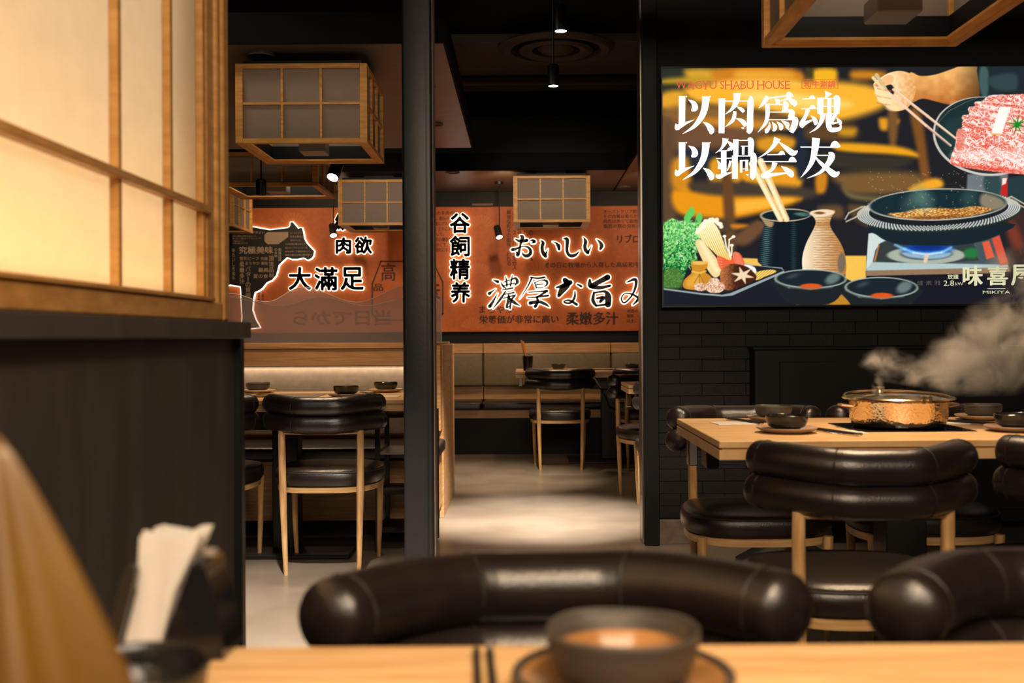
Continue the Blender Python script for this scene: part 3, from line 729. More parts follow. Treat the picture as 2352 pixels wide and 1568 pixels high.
# gathered gold cloth at the lower left
gc = thing('gathered_cloth', 'blurred mustard gold and peach cloth gathered to a peak at the left edge', 'cloth', (-0.320, 0.565, T + 0.0002))
def cone(name, m, cx, w0, w1, h_, ph, yy, amp=0.1, lean=0.0, nf=5):
    b = B(); n = 44; R = []
    for j in range(22):
        f = j / 21
        ww = w0 * (1 - f) ** 0.85 + w1
        xs_ = cx + lean * f
        ring = []
        for k in range(n):
            a = 2 * PI * k / n
            rr = ww * (1 + amp * math.sin(nf * a + ph + 1.2 * f) + 0.5 * amp * math.sin((nf * 2 + 1) * a + 2 * ph))
            ring.append(b.bm.verts.new((xs_ + rr * math.cos(a), yy + 0.6 * rr * math.sin(a), f * h_)))
        R.append(ring)
    for r0, r1 in zip(R, R[1:]):
        for k in range(n): b.bm.faces.new((r0[k], r0[(k + 1) % n], r1[(k + 1) % n], r1[k]))
    b.bm.faces.new(R[0][::-1]); b.bm.faces.new(R[-1])
    return b.out(name, m, gc, smooth=True)
cone('gold_fold', M['cloth_gold'], 0.034, 0.094, 0.004, 0.228, 0.3, 0.0, 0.15, 0.004)
cone('peach_fold', M['cloth_peach'], 0.010, 0.040, 0.007, 0.240, 1.3, -0.050, 0.18, 0.018, 4)
cone('peach_fold', M['cloth_peach'], -0.016, 0.030, 0.006, 0.20, 2.1, -0.06, 0.12, 0.0, 4)

# steel trolley rack beside the left table
tr = thing('shelf_rack', 'black steel shelf rack half hidden behind the pillar', 'shelf', (-0.565, 5.22, 0))
for sx in (-0.125, 0.125):
    for sy in (-0.16, 0.19):
        B().box(sx - 0.012, sx + 0.012, sy - 0.012, sy + 0.012, 0, 0.655, 0.001).out('post', M['black_metal'], tr)
for z in (0.09, 0.27, 0.46, 0.635):
    b = B(); b.box(-0.12, 0.12, -0.155, 0.185, z, z + 0.008)
    b.out('shelf', M['steel'] if z in (0.46,) else M['black_paint'], tr)
    for sx in (-0.125, 0.125):
        B().box(sx - 0.006, sx + 0.006, -0.15, 0.18, z, z + 0.02).out('side_bar', M['black_metal'], tr)
# dark bag under the far left chair of the steaming table
bg = B(); rings(bg, [([(0.20 * math.cos(2 * PI * k / 24), 0.10 * math.sin(2 * PI * k / 24)) for k in range(24)], 0.0),
                     ([(0.22 * math.cos(2 * PI * k / 24), 0.115 * math.sin(2 * PI * k / 24)) for k in range(24)], 0.03),
                     ([(0.21 * math.cos(2 * PI * k / 24), 0.10 * math.sin(2 * PI * k / 24)) for k in range(24)], 0.09),
                     ([(0.12 * math.cos(2 * PI * k / 24), 0.05 * math.sin(2 * PI * k / 24)) for k in range(24)], 0.14)])
bx_, _z = P(1800, 1260, 4.4)
tag(bg.out('bag', M['black_paint'], smooth='auto', loc=(bx_ + 0.02, 4.45, 0)), 'dark bag on the floor below the seat at the steaming table', 'bag')

# ------------------------------------------------------------------ lettering helpers
_tc = {}
DG = None
def glyph(s, off=0.0):
    """2-D outline mesh of a string from Blender's built-in font, in its own units"""
    if (s, off) in _tc: return _tc[(s, off)]
    c = bpy.data.curves.new('t', 'FONT'); c.body = s; c.size = 1; c.offset = off; c.resolution_u = 3
    o = bpy.data.objects.new('t', c); COL.objects.link(o)
    bpy.context.view_layer.update()
    me = bpy.data.meshes.new_from_object(o.evaluated_get(bpy.context.evaluated_depsgraph_get()))
    V = [tuple(v.co)[:2] for v in me.vertices]; Fs = [tuple(p.vertices) for p in me.polygons]
    bpy.data.objects.remove(o); bpy.data.curves.remove(c); bpy.data.meshes.remove(me)
    _tc[(s, off)] = (V, Fs); return V, Fs
def fit(V, box, ref=None, shear=0.0):
    R = ref or V
    x0 = min(p[0] for p in R); x1 = max(p[0] for p in R); y0 = min(p[1] for p in R); y1 = max(p[1] for p in R)
    X0, Z0, X1, Z1 = box
    return [(X0 + (p[0] - x0) / max(x1 - x0, 1e-6) * (X1 - X0) + shear * (p[1] - y0) / max(y1 - y0, 1e-6), Z0 + (p[1] - y0) / max(y1 - y0, 1e-6) * (Z1 - Z0)) for p in V]
def pxbox(u0, v0, u1, v1, Y):
    a = P(u0, v1, Y); b = P(u1, v0, Y); return (a[0], a[1], b[0], b[1])
def flat_add(b, pts, faces, y, thick=0.0):
    """flat (or thick) print facing the camera side"""
    vs_ = [b.bm.verts.new((p[0], y, p[1])) for p in pts]
    for f in faces:
        try: b.bm.faces.new([vs_[i] for i in f])
        except ValueError: pass
    if thick:
        bmesh.ops.remove_doubles(b.bm, verts=vs_, dist=1e-6)
        r = bmesh.ops.extrude_face_region(b.bm, geom=list(b.bm.faces))
        for v in r['geom']:
            if isinstance(v, bmesh.types.BMVert): v.co.y += thick
def tline(b, s, u0, v0, u1, v1, Y, y=None, off=0.012, shear=0.0):
    V, Fs = glyph(s, min(off, 0.006)); pts = fit(V, pxbox(u0, v0, u1, v1, Y), shear=shear)
    d = max(0.0, off - 0.004) * (v1 - v0) * Y / F
    for i_, (dx_, dz_) in enumerate([(0, 0)] if d <= 0 else [(-d, -d * 0.4), (d, d * 0.4), (0, d * 0.6)]):
        flat_add(b, [(p[0] + dx_, p[1] + dz_) for p in pts], Fs, (y if y is not None else Y) - 0.0003 * i_)
def vline(b, s, u0, v0, u1, v1, Y, y=None, off=0.012):
    n = len(s); h_ = (v1 - v0) / n
    for i, c in enumerate(s):
        a, bb, pad = v0 + i * h_, v0 + (i + 1) * h_, h_ * 0.05
        if c == 'ー':
            m_ = (u0 + u1) / 2; tb = pxbox(m_ - (u1 - u0) * 0.08, a + pad, m_ + (u1 - u0) * 0.08, bb - pad, Y)
            flat_add(b, [(tb[0], tb[1]), (tb[2], tb[1]), (tb[2], tb[3]), (tb[0], tb[3])], [(0, 1, 2, 3)], y if y is not None else Y); continue
        tline(b, c, u0, a + pad, u1, bb - pad, Y, y, off)

def ribbon(pts, extra=0.0, rounded=True):
    """outline polygons of a brush stroke: list of (x, y, width) -> list of closed loops"""
    out = []
    # smooth with catmull-rom
    q = []
    n = len(pts)
    for i in range(n - 1):
        p0, p1, p2, p3 = pts[max(i - 1, 0)], pts[i], pts[i + 1], pts[min(i + 2, n - 1)]
        st = 5 if (n > 2) else 1
        for k in range(st):
            t = k / st
            q.append(tuple(0.5 * (2 * p1[j] + (p2[j] - p0[j]) * t + (2 * p0[j] - 5 * p1[j] + 4 * p2[j] - p3[j]) * t * t + (3 * p1[j] - p0[j] - 3 * p2[j] + p3[j]) * t ** 3) for j in range(3)))
    q.append(tuple(pts[-1]))
    Lf, Rt = [], []
    for i, p in enumerate(q):
        a = q[max(i - 1, 0)]; c = q[min(i + 1, len(q) - 1)]
        dx_, dy_ = c[0] - a[0], c[1] - a[1]; d = math.hypot(dx_, dy_) or 1
        w_ = max(p[2], 0.0008) / 2 + extra
        Lf.append((p[0] - dy_ / d * w_, p[1] + dx_ / d * w_)); Rt.append((p[0] + dy_ / d * w_, p[1] - dx_ / d * w_))
    for i in range(len(q) - 1):
        out.append([Lf[i], Lf[i + 1], Rt[i + 1], Rt[i]])
    if rounded:
        for p in (q[0], q[-1]):
            w_ = max(p[2], 0.0008) / 2 + extra
            out.append([(p[0] + w_ * math.cos(2 * PI * k / 12), p[1] + w_ * math.sin(2 * PI * k / 12)) for k in range(12)])
    elif extra:
        pass
    return out

BY = 9.575      # front face of the banner board
u0b, u1b = 380, 1640
bn = thing('wall_banner', 'long orange printed banner board with dark writing along the back wall', 'banner', (0, BY, 1.06))
xb0, zb0, xb1, zb1 = pxbox(u0b, 472, u1b, 762, BY)
def N(o): o.location = (0, -BY, -1.06); return o
N(B().box(-3.5, 3.15, BY, BY + 0.035, P(1200, 761, BY)[1], P(1200, 474, BY)[1], 0.002).out('board', M['banner'], bn))
YP = BY - 0.0012
# faint fan motifs
fb = []
for (u, v, r, rot) in [(1105, 510, 34, 0), (1100, 620, 32, 0), (1240, 620, 38, 0), (1100, 690, 30, 0), (1375, 560, 34, 0), (1375, 640, 30, 0), (675, 505, 34, 0), (700, 625, 34, 0), (800, 620, 36, 0), (1235, 735, 34, 0), (1085, 745, 30, 0)]:
    b = B(); X, Z = P(u, v + r * 0.5, YP); R1 = r * YP / F
    for k in range(9):
        a0 = PI * (0.12 + 0.76 * k / 9); a1 = PI * (0.12 + 0.76 * (k + 0.72) / 9)
        b.bm.faces.new([b.bm.verts.new((X + q * math.cos(a), YP + 0.0004, Z + q * math.sin(a))) for q, a in ((R1 * 0.35, a0), (R1, a0), (R1, a1), (R1 * 0.35, a1))])
    N(b.out('fan_motif', M['fan_print'], bn))
# octagon crest with three characters
b = B(); oc = [(855, 652), (855, 720), (868, 735), (1005, 735), (1017, 720), (1017, 648), (994, 600), (875, 600)]
for i in range(8):
    (ua, va), (ub, vb) = oc[i], oc[(i + 1) % 8]
    A_ = Vector(P(ua, va, YP)); C_ = Vector(P(ub, vb, YP)); d = (C_ - A_).normalized(); nn = Vector((-d.y, d.x)) * 0.006
    A_ = A_ - d * 0.006; C_ = C_ + d * 0.006
    b.bm.faces.new([b.bm.verts.new((p.x, YP - 0.0002, p.y)) for p in (A_ + nn, C_ + nn, C_ - nn, A_ - nn)])
tline(b, '高', 876, 604, 908, 645, YP); tline(b, '級', 930, 604, 970, 645, YP); tline(b, '品', 858, 652, 880, 668, YP, off=0.03); tline(b, '味', 978, 645, 1010, 690, YP, off=0.03)
N(b.out('octagon_crest', M['banner_print'], bn))
# printed lines
TX = [("た后の牛肉の味は", 984, 484, 1062, 494), ("れて、新陳代謝に", 984, 497, 1050, 506), ("の程度にグルタミン", 984, 509, 1052, 518),
      ("れて、それにより", 984, 521, 1042, 530), ("組成して、", 984, 533, 1020, 542), ("の分子の構造が", 984, 545, 1038, 555),
      ("柔らかくて、", 984, 557, 1028, 567), ("炙と消化にすこ", 984, 569, 1036, 579),
      ("オーストラリア和牛は", 1386, 481, 1482, 490), ("その肉質は柔らかくて", 1386, 492, 1484, 501), ("肉色は赤くて血色がよ", 1386, 503, 1484, 512), ("脂肪の筋の分布は魅", 1386, 514, 1482, 524),
      ("リブロース", 1418, 538, 1506, 558),
      ("その日に牧場から入荷した高級和牛を", 1251, 601, 1482, 615),
      ("まろやか", 1101, 702, 1180, 719), ("栄養価が非常に高い", 1101, 723, 1283, 743), ("柔嫩多汁", 1301, 716, 1420, 746),
      ("老若の一番", 1440, 710, 1484, 718), ("御部、昔から", 1440, 721, 1486, 729), ("は主に最高", 1440, 732, 1484, 741)]
for s_, a_, b_, c_, d_ in TX:
    b = B(); tline(b, s_, a_, b_, c_, d_, YP, off=0.03 if (d_ - b_) > 18 else 0.014)
    N(b.out('printed_line', M['banner_print'], bn))
for s_, a_, b_, c_, d_ in [("鮮度な和牛の間味でわれる", 1164, 482, 1174, 610), ("どきたースにおいたを召ス", 1177, 484, 1186, 620), ("ビーフの旨さ", 1189, 484, 1198, 548), ("なおいしい", 1203, 484, 1211, 545), ("は新鮮の赤身し、", 1215, 484, 1224, 600),
                           ("高級和牛", 592, 668, 597, 700), ("上等の味", 601, 668, 606, 700)]:
    b = B(); vline(b, s_, a_, b_, c_, d_, YP); N(b.out('printed_line', M['banner_print'], bn))
N(B().box(P(1084, 468, BY)[0], P(1132, 468, BY)[0], BY - 0.004, BY + 0.0, P(1100, 472, BY)[1], P(1100, 467.5, BY)[1]).out('top_bracket', M['skirting'], bn))

# raised backlit characters
def letter_from_polys(name, label, loops_face, loops_halo, x, z, group):
    t = thing(name, label, 'sign letter', (x, BY - 0.02, z), 0, group)
    b = B()
    for lp_ in loops_face: b.prism(lp_, 'y', BY - 0.034, BY - 0.022)
    o = b.out('face', M['sign_black'], t); o.location = (-x, -(BY - 0.02), -z)
    b = B()
    for lp_ in loops_halo: b.prism(lp_, 'y', BY - 0.021, BY - 0.006)
    o = b.out('light_edge', M['halo'], t); o.location = (-x, -(BY - 0.02), -z); o['label'] = 'glowing white light around the black letter'
    return t
def dilated(b, V, Fs, r, n, y, th):
    """bold shape: the glyph repeated on a small circle, so counters stay open"""
    for k in range(n):
        a = 2 * PI * (k + 0.5) / n
        sub = B(); flat_add(sub, [(p[0] + r * math.cos(a), p[1] + r * math.sin(a)) for p in V], Fs, y, th)
        me_ = bpy.data.meshes.new('t'); sub.bm.to_mesh(me_); sub.bm.free(); b.bm.from_mesh(me_); bpy.data.meshes.remove(me_)
def letter_font(ch_, u0, v0, u1, v1, label, group, rf=1.7, rh=3.2, name='backlit_letter'):
    V, Fs = glyph(ch_, 0.0); k = BY / F
    bx = pxbox(u0, v0, u1, v1, BY); bx = (bx[0] + rf * k, bx[1] + rf * k, bx[2] - rf * k, bx[3] - rf * k); pts = fit(V, bx)
    x, z = (bx[0] + bx[2]) / 2, bx[1]
    t = thing(name, label, 'sign letter', (x, BY - 0.02, z), 0, group)
    b = B(); dilated(b, pts, Fs, rf * k, 6, BY - 0.034, 0.012); o = b.out('face', M['sign_black'], t); o.location = (-x, -(BY - 0.02), -z)
    b = B(); dilated(b, pts, Fs, rh * k, 8, BY - 0.021, 0.015); o = b.out('light_edge', M['halo'], t); o.location = (-x, -(BY - 0.02), -z)
    o['label'] = 'glowing white light around the black letter'
G1 = 'backlit characters on the orange banner'
letter_font('谷', 1033, 489, 1080, 537, 'backlit black character 谷, top of the vertical column', G1)
letter_font('飼', 1033, 541, 1080, 590, 'backlit black character 飼, second in the vertical column', G1)
letter_font('精', 1033, 594, 1080, 643, 'backlit black character 精, third in the vertical column', G1)
letter_font('养', 1035, 647, 1081, 696, 'backlit black character 养, bottom of the vertical column', G1)
letter_font('肉', 772, 545, 808, 584, 'backlit black character 肉, left of the upper pair', G1)
letter_font('欲', 815, 543, 856, 584, 'backlit black character 欲, right of the upper pair', G1)
letter_font('細', 770, 490, 806, 530, 'backlit black character 細 partly behind the hanging lantern', G1)
letter_font('大', 664, 613, 716, 667, 'backlit black character 大, first of the lower three', G1)
letter_font('滿', 723, 613, 777, 668, 'backlit black character 滿, middle of the lower three', G1)
letter_font('足', 783, 613, 837, 667, 'backlit black character 足, last of the lower three', G1)
# brush written characters, drawn stroke by stroke
def brush(strokes, conv, label):
    k = conv[2]
    lf, lh = [], []
    for st in strokes:
        pts = [(*conv_p(p[0], p[1], conv), p[2] * 1.5 / k * BY / F) for p in st]
        lf += ribbon(pts); lh += ribbon(pts, 1.9 * BY / F)
    xs_ = [p[0] for l in lf for p in l]; zs = [p[1] for l in lf for p in l]
    letter_from_polys('backlit_letter', label, lf, lh, (min(xs_) + max(xs_)) / 2, min(zs), G1)
def conv_p(a, b_, conv): return P(conv[0] + a / conv[2], conv[1] + b_ / conv[2], BY)
Z6 = (1140, 460, 9.8); Z5 = (980, 440, 4.356)
brush([[(430, 880, 20), (500, 915, 40), (580, 925, 48), (690, 905, 50)], [(545, 805, 28), (590, 830, 55), (565, 920, 52), (540, 1010, 36), (528, 1080, 40), (510, 1160, 46), (482, 1230, 62)],
       [(360, 1115, 50), (420, 1105, 46), (520, 1065, 26), (620, 1045, 18), (710, 1060, 34), (765, 1120, 48), (768, 1190, 56), (720, 1245, 56), (650, 1252, 50), (600, 1215, 34), (592, 1170, 8)],
       [(432, 1150, 10), (465, 1195, 30)], [(750, 920, 10), (810, 905, 36), (858, 935, 52), (800, 972, 14)]], Z6, 'backlit brush character お, first of the upper brush word')
brush([[(995, 900, 8), (1050, 960, 50), (1030, 1050, 54), (1038, 1150, 56), (1075, 1220, 64), (1108, 1262, 52)], [(1105, 1230, 36), (1130, 1170, 26), (1160, 1095, 4)],
       [(1265, 935, 5), (1340, 965, 28), (1398, 1030, 60), (1410, 1105, 44)]], Z6, 'backlit brush character い directly right of お')
brush([[(1510, 865, 20), (1585, 880, 60), (1595, 980, 56), (1585, 1100, 50), (1612, 1210, 48), (1690, 1255, 54), (1790, 1225, 44), (1870, 1135, 6)]], Z6, 'backlit brush character し, third of the upper brush word')
brush([[(1565, 458, 4), (1588, 500, 24), (1580, 550, 24), (1590, 590, 26), (1612, 615, 22)], [(1618, 600, 16), (1632, 575, 10), (1648, 542, 3)], [(1698, 478, 3), (1733, 510, 20), (1748, 545, 28), (1736, 575, 18)]], Z5, 'backlit brush character い, last of the upper brush word')
brush([[(668, 885, 8), (712, 903, 22)], [(628, 1020, 24), (655, 1000, 12), (690, 975, 5)], [(632, 1148, 26), (665, 1100, 18), (710, 1015, 4)],
       [(792, 850, 6), (800, 900, 13), (803, 945, 13)], [(858, 838, 6), (848, 890, 12), (838, 945, 12)], [(742, 905, 6), (765, 945, 16), (790, 965, 10)], [(775, 905, 8), (850, 880, 10), (890, 868, 18), (908, 905, 22), (885, 935, 10)],
       [(770, 940, 7), (880, 915, 9)], [(760, 985, 9), (860, 965, 13)], [(790, 1000, 12), (735, 1080, 18), (665, 1170, 5)], [(780, 1030, 7), (872, 1010, 13)], [(768, 1068, 8), (888, 1035, 11)],
       [(822, 1035, 14), (815, 1100, 20), (800, 1160, 14), (840, 1140, 6)], [(822, 1060, 12), (870, 1105, 24), (932, 1142, 6)], [(880, 1045, 12), (845, 1090, 16), (835, 1170, 12)]], Z5, 'backlit brush character 濃, first of the lower brush word')
brush([[(1040, 858, 10), (1110, 868, 14), (1180, 858, 14)], [(1052, 865, 14), (1005, 960, 10), (930, 1072, 4)], [(1076, 915, 8), (1140, 888, 8), (1195, 892, 18), (1205, 925, 16), (1180, 950, 8)],
       [(1080, 912, 9), (1098, 965, 11)], [(1095, 935, 8), (1165, 925, 8)], [(1100, 962, 8), (1165, 962, 8)], [(1020, 1008, 8), (1120, 1000, 10), (1205, 995, 18)], [(1190, 1005, 16), (1130, 1040, 14), (1100, 1055, 8)],
       [(1010, 1060, 8), (1100, 1055, 12), (1215, 1040, 16)], [(1100, 1055, 16), (1112, 1100, 20), (1085, 1150, 22)], [(1035, 1115, 26), (1120, 1102, 22), (1190, 1128, 20), (1230, 1158, 4)]], Z5, 'backlit brush character 厚, second of the lower brush word')
brush([[(1300, 960, 14), (1370, 940, 30), (1435, 910, 34)], [(1382, 885, 34), (1402, 925, 50), (1352, 990, 44), (1322, 1040, 26)], [(1508, 928, 12), (1545, 948, 18)],
       [(1482, 1000, 10), (1478, 1060, 18), (1440, 1112, 16), (1385, 1112, 14), (1375, 1095, 10), (1430, 1090, 16), (1500, 1130, 20)]], Z5, 'backlit brush character な, third of the lower brush word')
brush([[(1630, 885, 18), (1640, 945, 36), (1720, 905, 34), (1808, 858, 40)], [(1645, 950, 30), (1730, 962, 26), (1832, 942, 18)], [(1672, 1010, 16), (1662, 1090, 26), (1695, 1142, 18)],
       [(1680, 1012, 12), (1780, 1000, 20), (1812, 1050, 44), (1812, 1132, 40)], [(1700, 1068, 14), (1765, 1060, 26), (1735, 1100, 22)], [(1690, 1142, 14), (1800, 1128, 18)]], Z5, 'backlit brush character 旨, fourth of the lower brush word')
brush([[(2005, 905, 10), (2085, 880, 24), (2085, 960, 18), (2042, 1050, 13), (1975, 1112, 13), (1945, 1072, 11), (1980, 1022, 9), (2060, 1030, 14), (2150, 1090, 22)], [(2140, 990, 12), (2110, 1080, 20), (2060, 1132, 8)]], Z5, 'backlit brush character み cut off by the black post')

# bull silhouette
bull = [(430, 530), (500, 512), (535, 512), (582, 522), (604, 526), (622, 529), (648, 526), (663, 524), (668, 520), (669, 511), (674, 511), (682, 520), (687, 526), (691, 524), (695, 524), (698, 534), (700, 548), (705, 558), (714, 568), (723, 577), (721, 588), (716, 594), (709, 597),
        (699, 592), (685, 595), (672, 595), (661, 591), (650, 601), (642, 609), (636, 632), (627, 643), (614, 649), (604, 662), (595, 668), (587, 671), (583, 688), (581, 712), (588, 733), (599, 752), (576, 754), (559, 752), (558, 742), (559, 725), (557, 700), (556, 672), (555, 658), (531, 654), (500, 658), (430, 650)]
bt = thing('bull_silhouette', 'black bull shaped board with glowing outline and beige writing on the banner', 'sign', (P(560, 740, BY)[0], BY - 0.02, P(560, 750, BY)[1]))
X0_, Z0_ = bt.location.x, bt.location.z
def S(o): o.location = (-X0_, -(BY - 0.02), -Z0_); return o
pts = [P(u, v, BY) for u, v in bull]
S(B().prism(pts, 'y', BY - 0.034, BY - 0.024).out('face', M['sign_black'], bt))
def offset(poly, d):
    out = []; n = len(poly)
    for i in range(n):
        a, c, e = Vector(poly[i - 1]), Vector(poly[i]), Vector(poly[(i + 1) % n])
        n1 = Vector((-(c - a).y, (c - a).x)).normalized(); n2 = Vector((-(e - c).y, (e - c).x)).normalized()
        m_ = (n1 + n2); m_ = m_ / max(m_.length, 0.5); out.append(tuple(c + m_ * d))
    return out
S(B().prism(offset(pts, 2.4 * BY / F), 'y', BY - 0.023, BY - 0.006).out('light_edge', M['halo'], bt))['label'] = 'glowing white outline of the bull'
YB = BY - 0.0350
k8 = lambda a, b_: (520 + a / 7.84, 500 + b_ / 7.84)
def zt(b, s_, a, c, d, e, vert=False, off=0.012):
    (p, q), (r_, t_) = k8(a, c), k8(d, e)
    (vline if vert else tline)(b, s_, p, q, r_, t_, YB, off=off)
for s_, a, c, d, e, vt, of in [("究極美味", 230, 515, 840, 650, 0, .03), ("雪花ビーフ", 240, 700, 580, 765, 0, .012), ("究極", 620, 705, 745, 765, 0, .012), ("まろやか", 345, 790, 600, 850, 0, .012), ("美味", 625, 790, 745, 850, 0, .012),
                               ("頂流品材", 765, 680, 855, 1090, 1, .012), ("最高", 575, 900, 755, 980, 0, .02), ("質の食", 485, 1010, 750, 1090, 0, .012), ("柔嫩多汁", 238, 785, 325, 1200, 1, .02), ("バターの質感", 345, 870, 435, 1440, 1, .014),
                               ("の食材", 862, 545, 918, 715, 1, .014), ("最高品質", 935, 545, 990, 780, 1, .014), ("オーストラリア", 1150, 260, 1378, 290, 0, .012), ("和牛は黒毛と", 1150, 322, 1385, 358, 0, .012), ("を主にして、", 1150, 385, 1345, 420, 0, .012),
                               ("その肉質は柔らかくて", 1058, 455, 1425, 490, 0, .014), ("柔らかくてジューシーで、", 1058, 525, 1470, 558, 0, .014), ("肉色は赤くて血色がよくて、", 1058, 588, 1520, 622, 0, .014), ("脂肪の筋の分布は魅力的で", 1058, 650, 1540, 688, 0, .014),
                               ("オーストラリアかよい", 110, 238, 690, 290, 0, .014), ("和牛は黒毛と褐毛を主にして、", 110, 315, 545, 345, 0, .012), ("柔らかくて柔らかくてジューシーで", 110, 358, 615, 388, 0, .012), ("て血色がよくて、", 110, 402, 320, 432, 0, .012), ("分布は魅力的です", 110, 445, 385, 472, 0, .012),
                               ("味わいし代和牛", 105, 545, 150, 1130, 1, .01)]:
    b = B(); zt(b, s_, a, c, d, e, bool(vt), of); S(b.out('printed_line', M['sign_beige'], bt))
pk = [k8(a, c) for a, c in [(740, 258), (1112, 256), (1114, 345), (930, 476), (740, 476), (686, 420), (686, 305)]]
pq = [P(u, v, YB) for u, v in pk]
S(B().prism(pq, 'y', YB, YB + 0.0006).out('blank_patch', M['sign_beige'], bt))['label'] = 'plain beige seven sided patch'

# ------------------------------------------------------------------ backlit picture sign
PY = 5.165
GX0, GZ1 = P(1521, 157, PY); _, GZ0 = P(1521, 702, PY); GX1 = P(2440, 400, PY)[0]
NXg, NZg = 720, 424
gx = np.linspace(GX0, GX1, NXg); gz = np.linspace(GZ0, GZ1, NZg)
XX, ZZg = np.meshgrid(gx, gz)
ca, sa = math.cos(ROLL), math.sin(ROLL)
xp, yp = XX * F / PY, (ZZg - H) * F / PY
U = VX + xp * ca - yp * sa; V_ = VY - (xp * sa + yp * ca)
IMG = np.zeros((NZg, NXg, 3)); IMG[:] = (34, 33, 38)
def bb(u0, v0, u1, v1):
    """index window covering a pixel box"""
    sx = (NXg - 1) / (2440 - 1521); sy = (NZg - 1) / (702 - 157)
    i0 = int(max(0, (u0 - 1521) * sx - 8)); i1 = int(min(NXg, (u1 - 1521) * sx + 9))
    j0 = int(max(0, (702 - v1) * sy - 12)); j1 = int(min(NZg, (702 - v0) * sy + 12))
    return slice(j0, max(j1, j0)), slice(i0, max(i1, i0))
def comp(sl, mask, col, tex=None):
    c = np.array(col, float)
    if tex is not None: c = tex
    IMG[sl] = IMG[sl] * (1 - mask[..., None]) + c * mask[..., None]
def polym(pts, blur):
    us = [p[0] for p in pts]; vs2 = [p[1] for p in pts]
    sl = bb(min(us) - blur, min(vs2) - blur, max(us) + blur, max(vs2) + blur)
    u, v = U[sl], V_[sl]
    inside = np.zeros(u.shape, bool); dist = np.full(u.shape, 1e9)
    n = len(pts)
    for i in range(n):
        (x1, y1), (x2, y2) = pts[i], pts[(i + 1) % n]
        c = ((y1 > v) != (y2 > v)) & (u < (x2 - x1) * (v - y1) / ((y2 - y1) or 1e-9) + x1)
        inside ^= c
        dx_, dy_ = x2 - x1, y2 - y1; t = np.clip(((u - x1) * dx_ + (v - y1) * dy_) / (dx_ * dx_ + dy_ * dy_ + 1e-9), 0, 1)
        dist = np.minimum(dist, np.hypot(u - x1 - t * dx_, v - y1 - t * dy_))
    sd = np.where(inside, dist, -dist)
    m_ = np.clip(sd / blur * 0.5 + 0.5, 0, 1); return sl, m_ * m_ * (3 - 2 * m_), sd
def smooth(pts, st=5):
    q = []; n = len(pts)
    for i in range(n):
        p0, p1, p2, p3 = pts[i - 1], pts[i], pts[(i + 1) % n], pts[(i + 2) % n]
        for k in range(st):
            t = k / st
            q.append(tuple(0.5 * (2 * p1[j] + (p2[j] - p0[j]) * t + (2 * p0[j] - 5 * p1[j] + 4 * p2[j] - p3[j]) * t * t + (3 * p1[j] - p0[j] - 3 * p2[j] + p3[j]) * t ** 3) for j in (0, 1)))
    return q
def poly(z, pts, col, blur=1.2, sm=True, a=1.0, tex=None):
    pts = [(z[0] + p[0] / z[2], z[1] + p[1] / z[2]) for p in pts]
    if sm and len(pts) > 3: pts = smooth(pts, 4)
    sl, m_, sd = polym(pts, blur)
    comp(sl, m_ * a, col, tex(U[sl], V_[sl], sd) if tex else None)
def ell(z, cx, cy, rx, ry, col, blur=1.2, rot=0, a=1.0, tex=None):
    cx, cy = z[0] + cx / z[2], z[1] + cy / z[2]; rx /= z[2]; ry /= z[2]
    R_ = max(rx, ry) + blur; sl = bb(cx - R_, cy - R_, cx + R_, cy + R_)
    u, v = U[sl] - cx, V_[sl] - cy; c, s_ = math.cos(rot), math.sin(rot)
    x, y = u * c + v * s_, -u * s_ + v * c
    q = np.sqrt((x / rx) ** 2 + (y / ry) ** 2); sd = (1 - q) * min(rx, ry)
    m_ = np.clip(sd / blur * 0.5 + 0.5, 0, 1); comp(sl, m_ * m_ * (3 - 2 * m_) * a, col, tex(U[sl], V_[sl], sd) if tex else None)
def line(z, pts, wd, col, blur=1.0, a=1.0):
    pts = [(z[0] + p[0] / z[2], z[1] + p[1] / z[2], (p[2] if len(p) > 2 else wd) / z[2] / 2) for p in pts]
    for (x1, y1, w1), (x2, y2, w2) in zip(pts, pts[1:]):
        R_ = max(w1, w2) + blur; sl = bb(min(x1, x2) - R_, min(y1, y2) - R_, max(x1, x2) + R_, max(y1, y2) + R_)
        u, v = U[sl], V_[sl]; dx_, dy_ = x2 - x1, y2 - y1
        t = np.clip(((u - x1) * dx_ + (v - y1) * dy_) / (dx_ * dx_ + dy_ * dy_ + 1e-9), 0, 1)
        sd = w1 + (w2 - w1) * t - np.hypot(u - x1 - t * dx_, v - y1 - t * dy_)
        m_ = np.clip(sd / blur * 0.5 + 0.5, 0, 1); comp(sl, m_ * a, col)
RNG = np.random.RandomState(3)
LAT = RNG.rand(128, 128)
def vnoise(x, y):
    xi, yi = np.floor(x).astype(int), np.floor(y).astype(int); fx, fy = x - xi, y - yi
    fx = fx * fx * (3 - 2 * fx); fy = fy * fy * (3 - 2 * fy)
    g = lambda a, b_: LAT[a % 128, b_ % 128]
    return (g(xi, yi) * (1 - fx) + g(xi + 1, yi) * fx) * (1 - fy) + (g(xi, yi + 1) * (1 - fx) + g(xi + 1, yi + 1) * fx) * fy
def mixc(a, b_, t): return np.array(a, float) * (1 - t[..., None]) + np.array(b_, float) * t[..., None]
A1 = (1500, 140, 5.113); A2 = (1500, 400, 5.059); A3 = (1900, 400, 5.058); A4 = (1900, 140, 5.2035); A0 = (0, 0, 1)
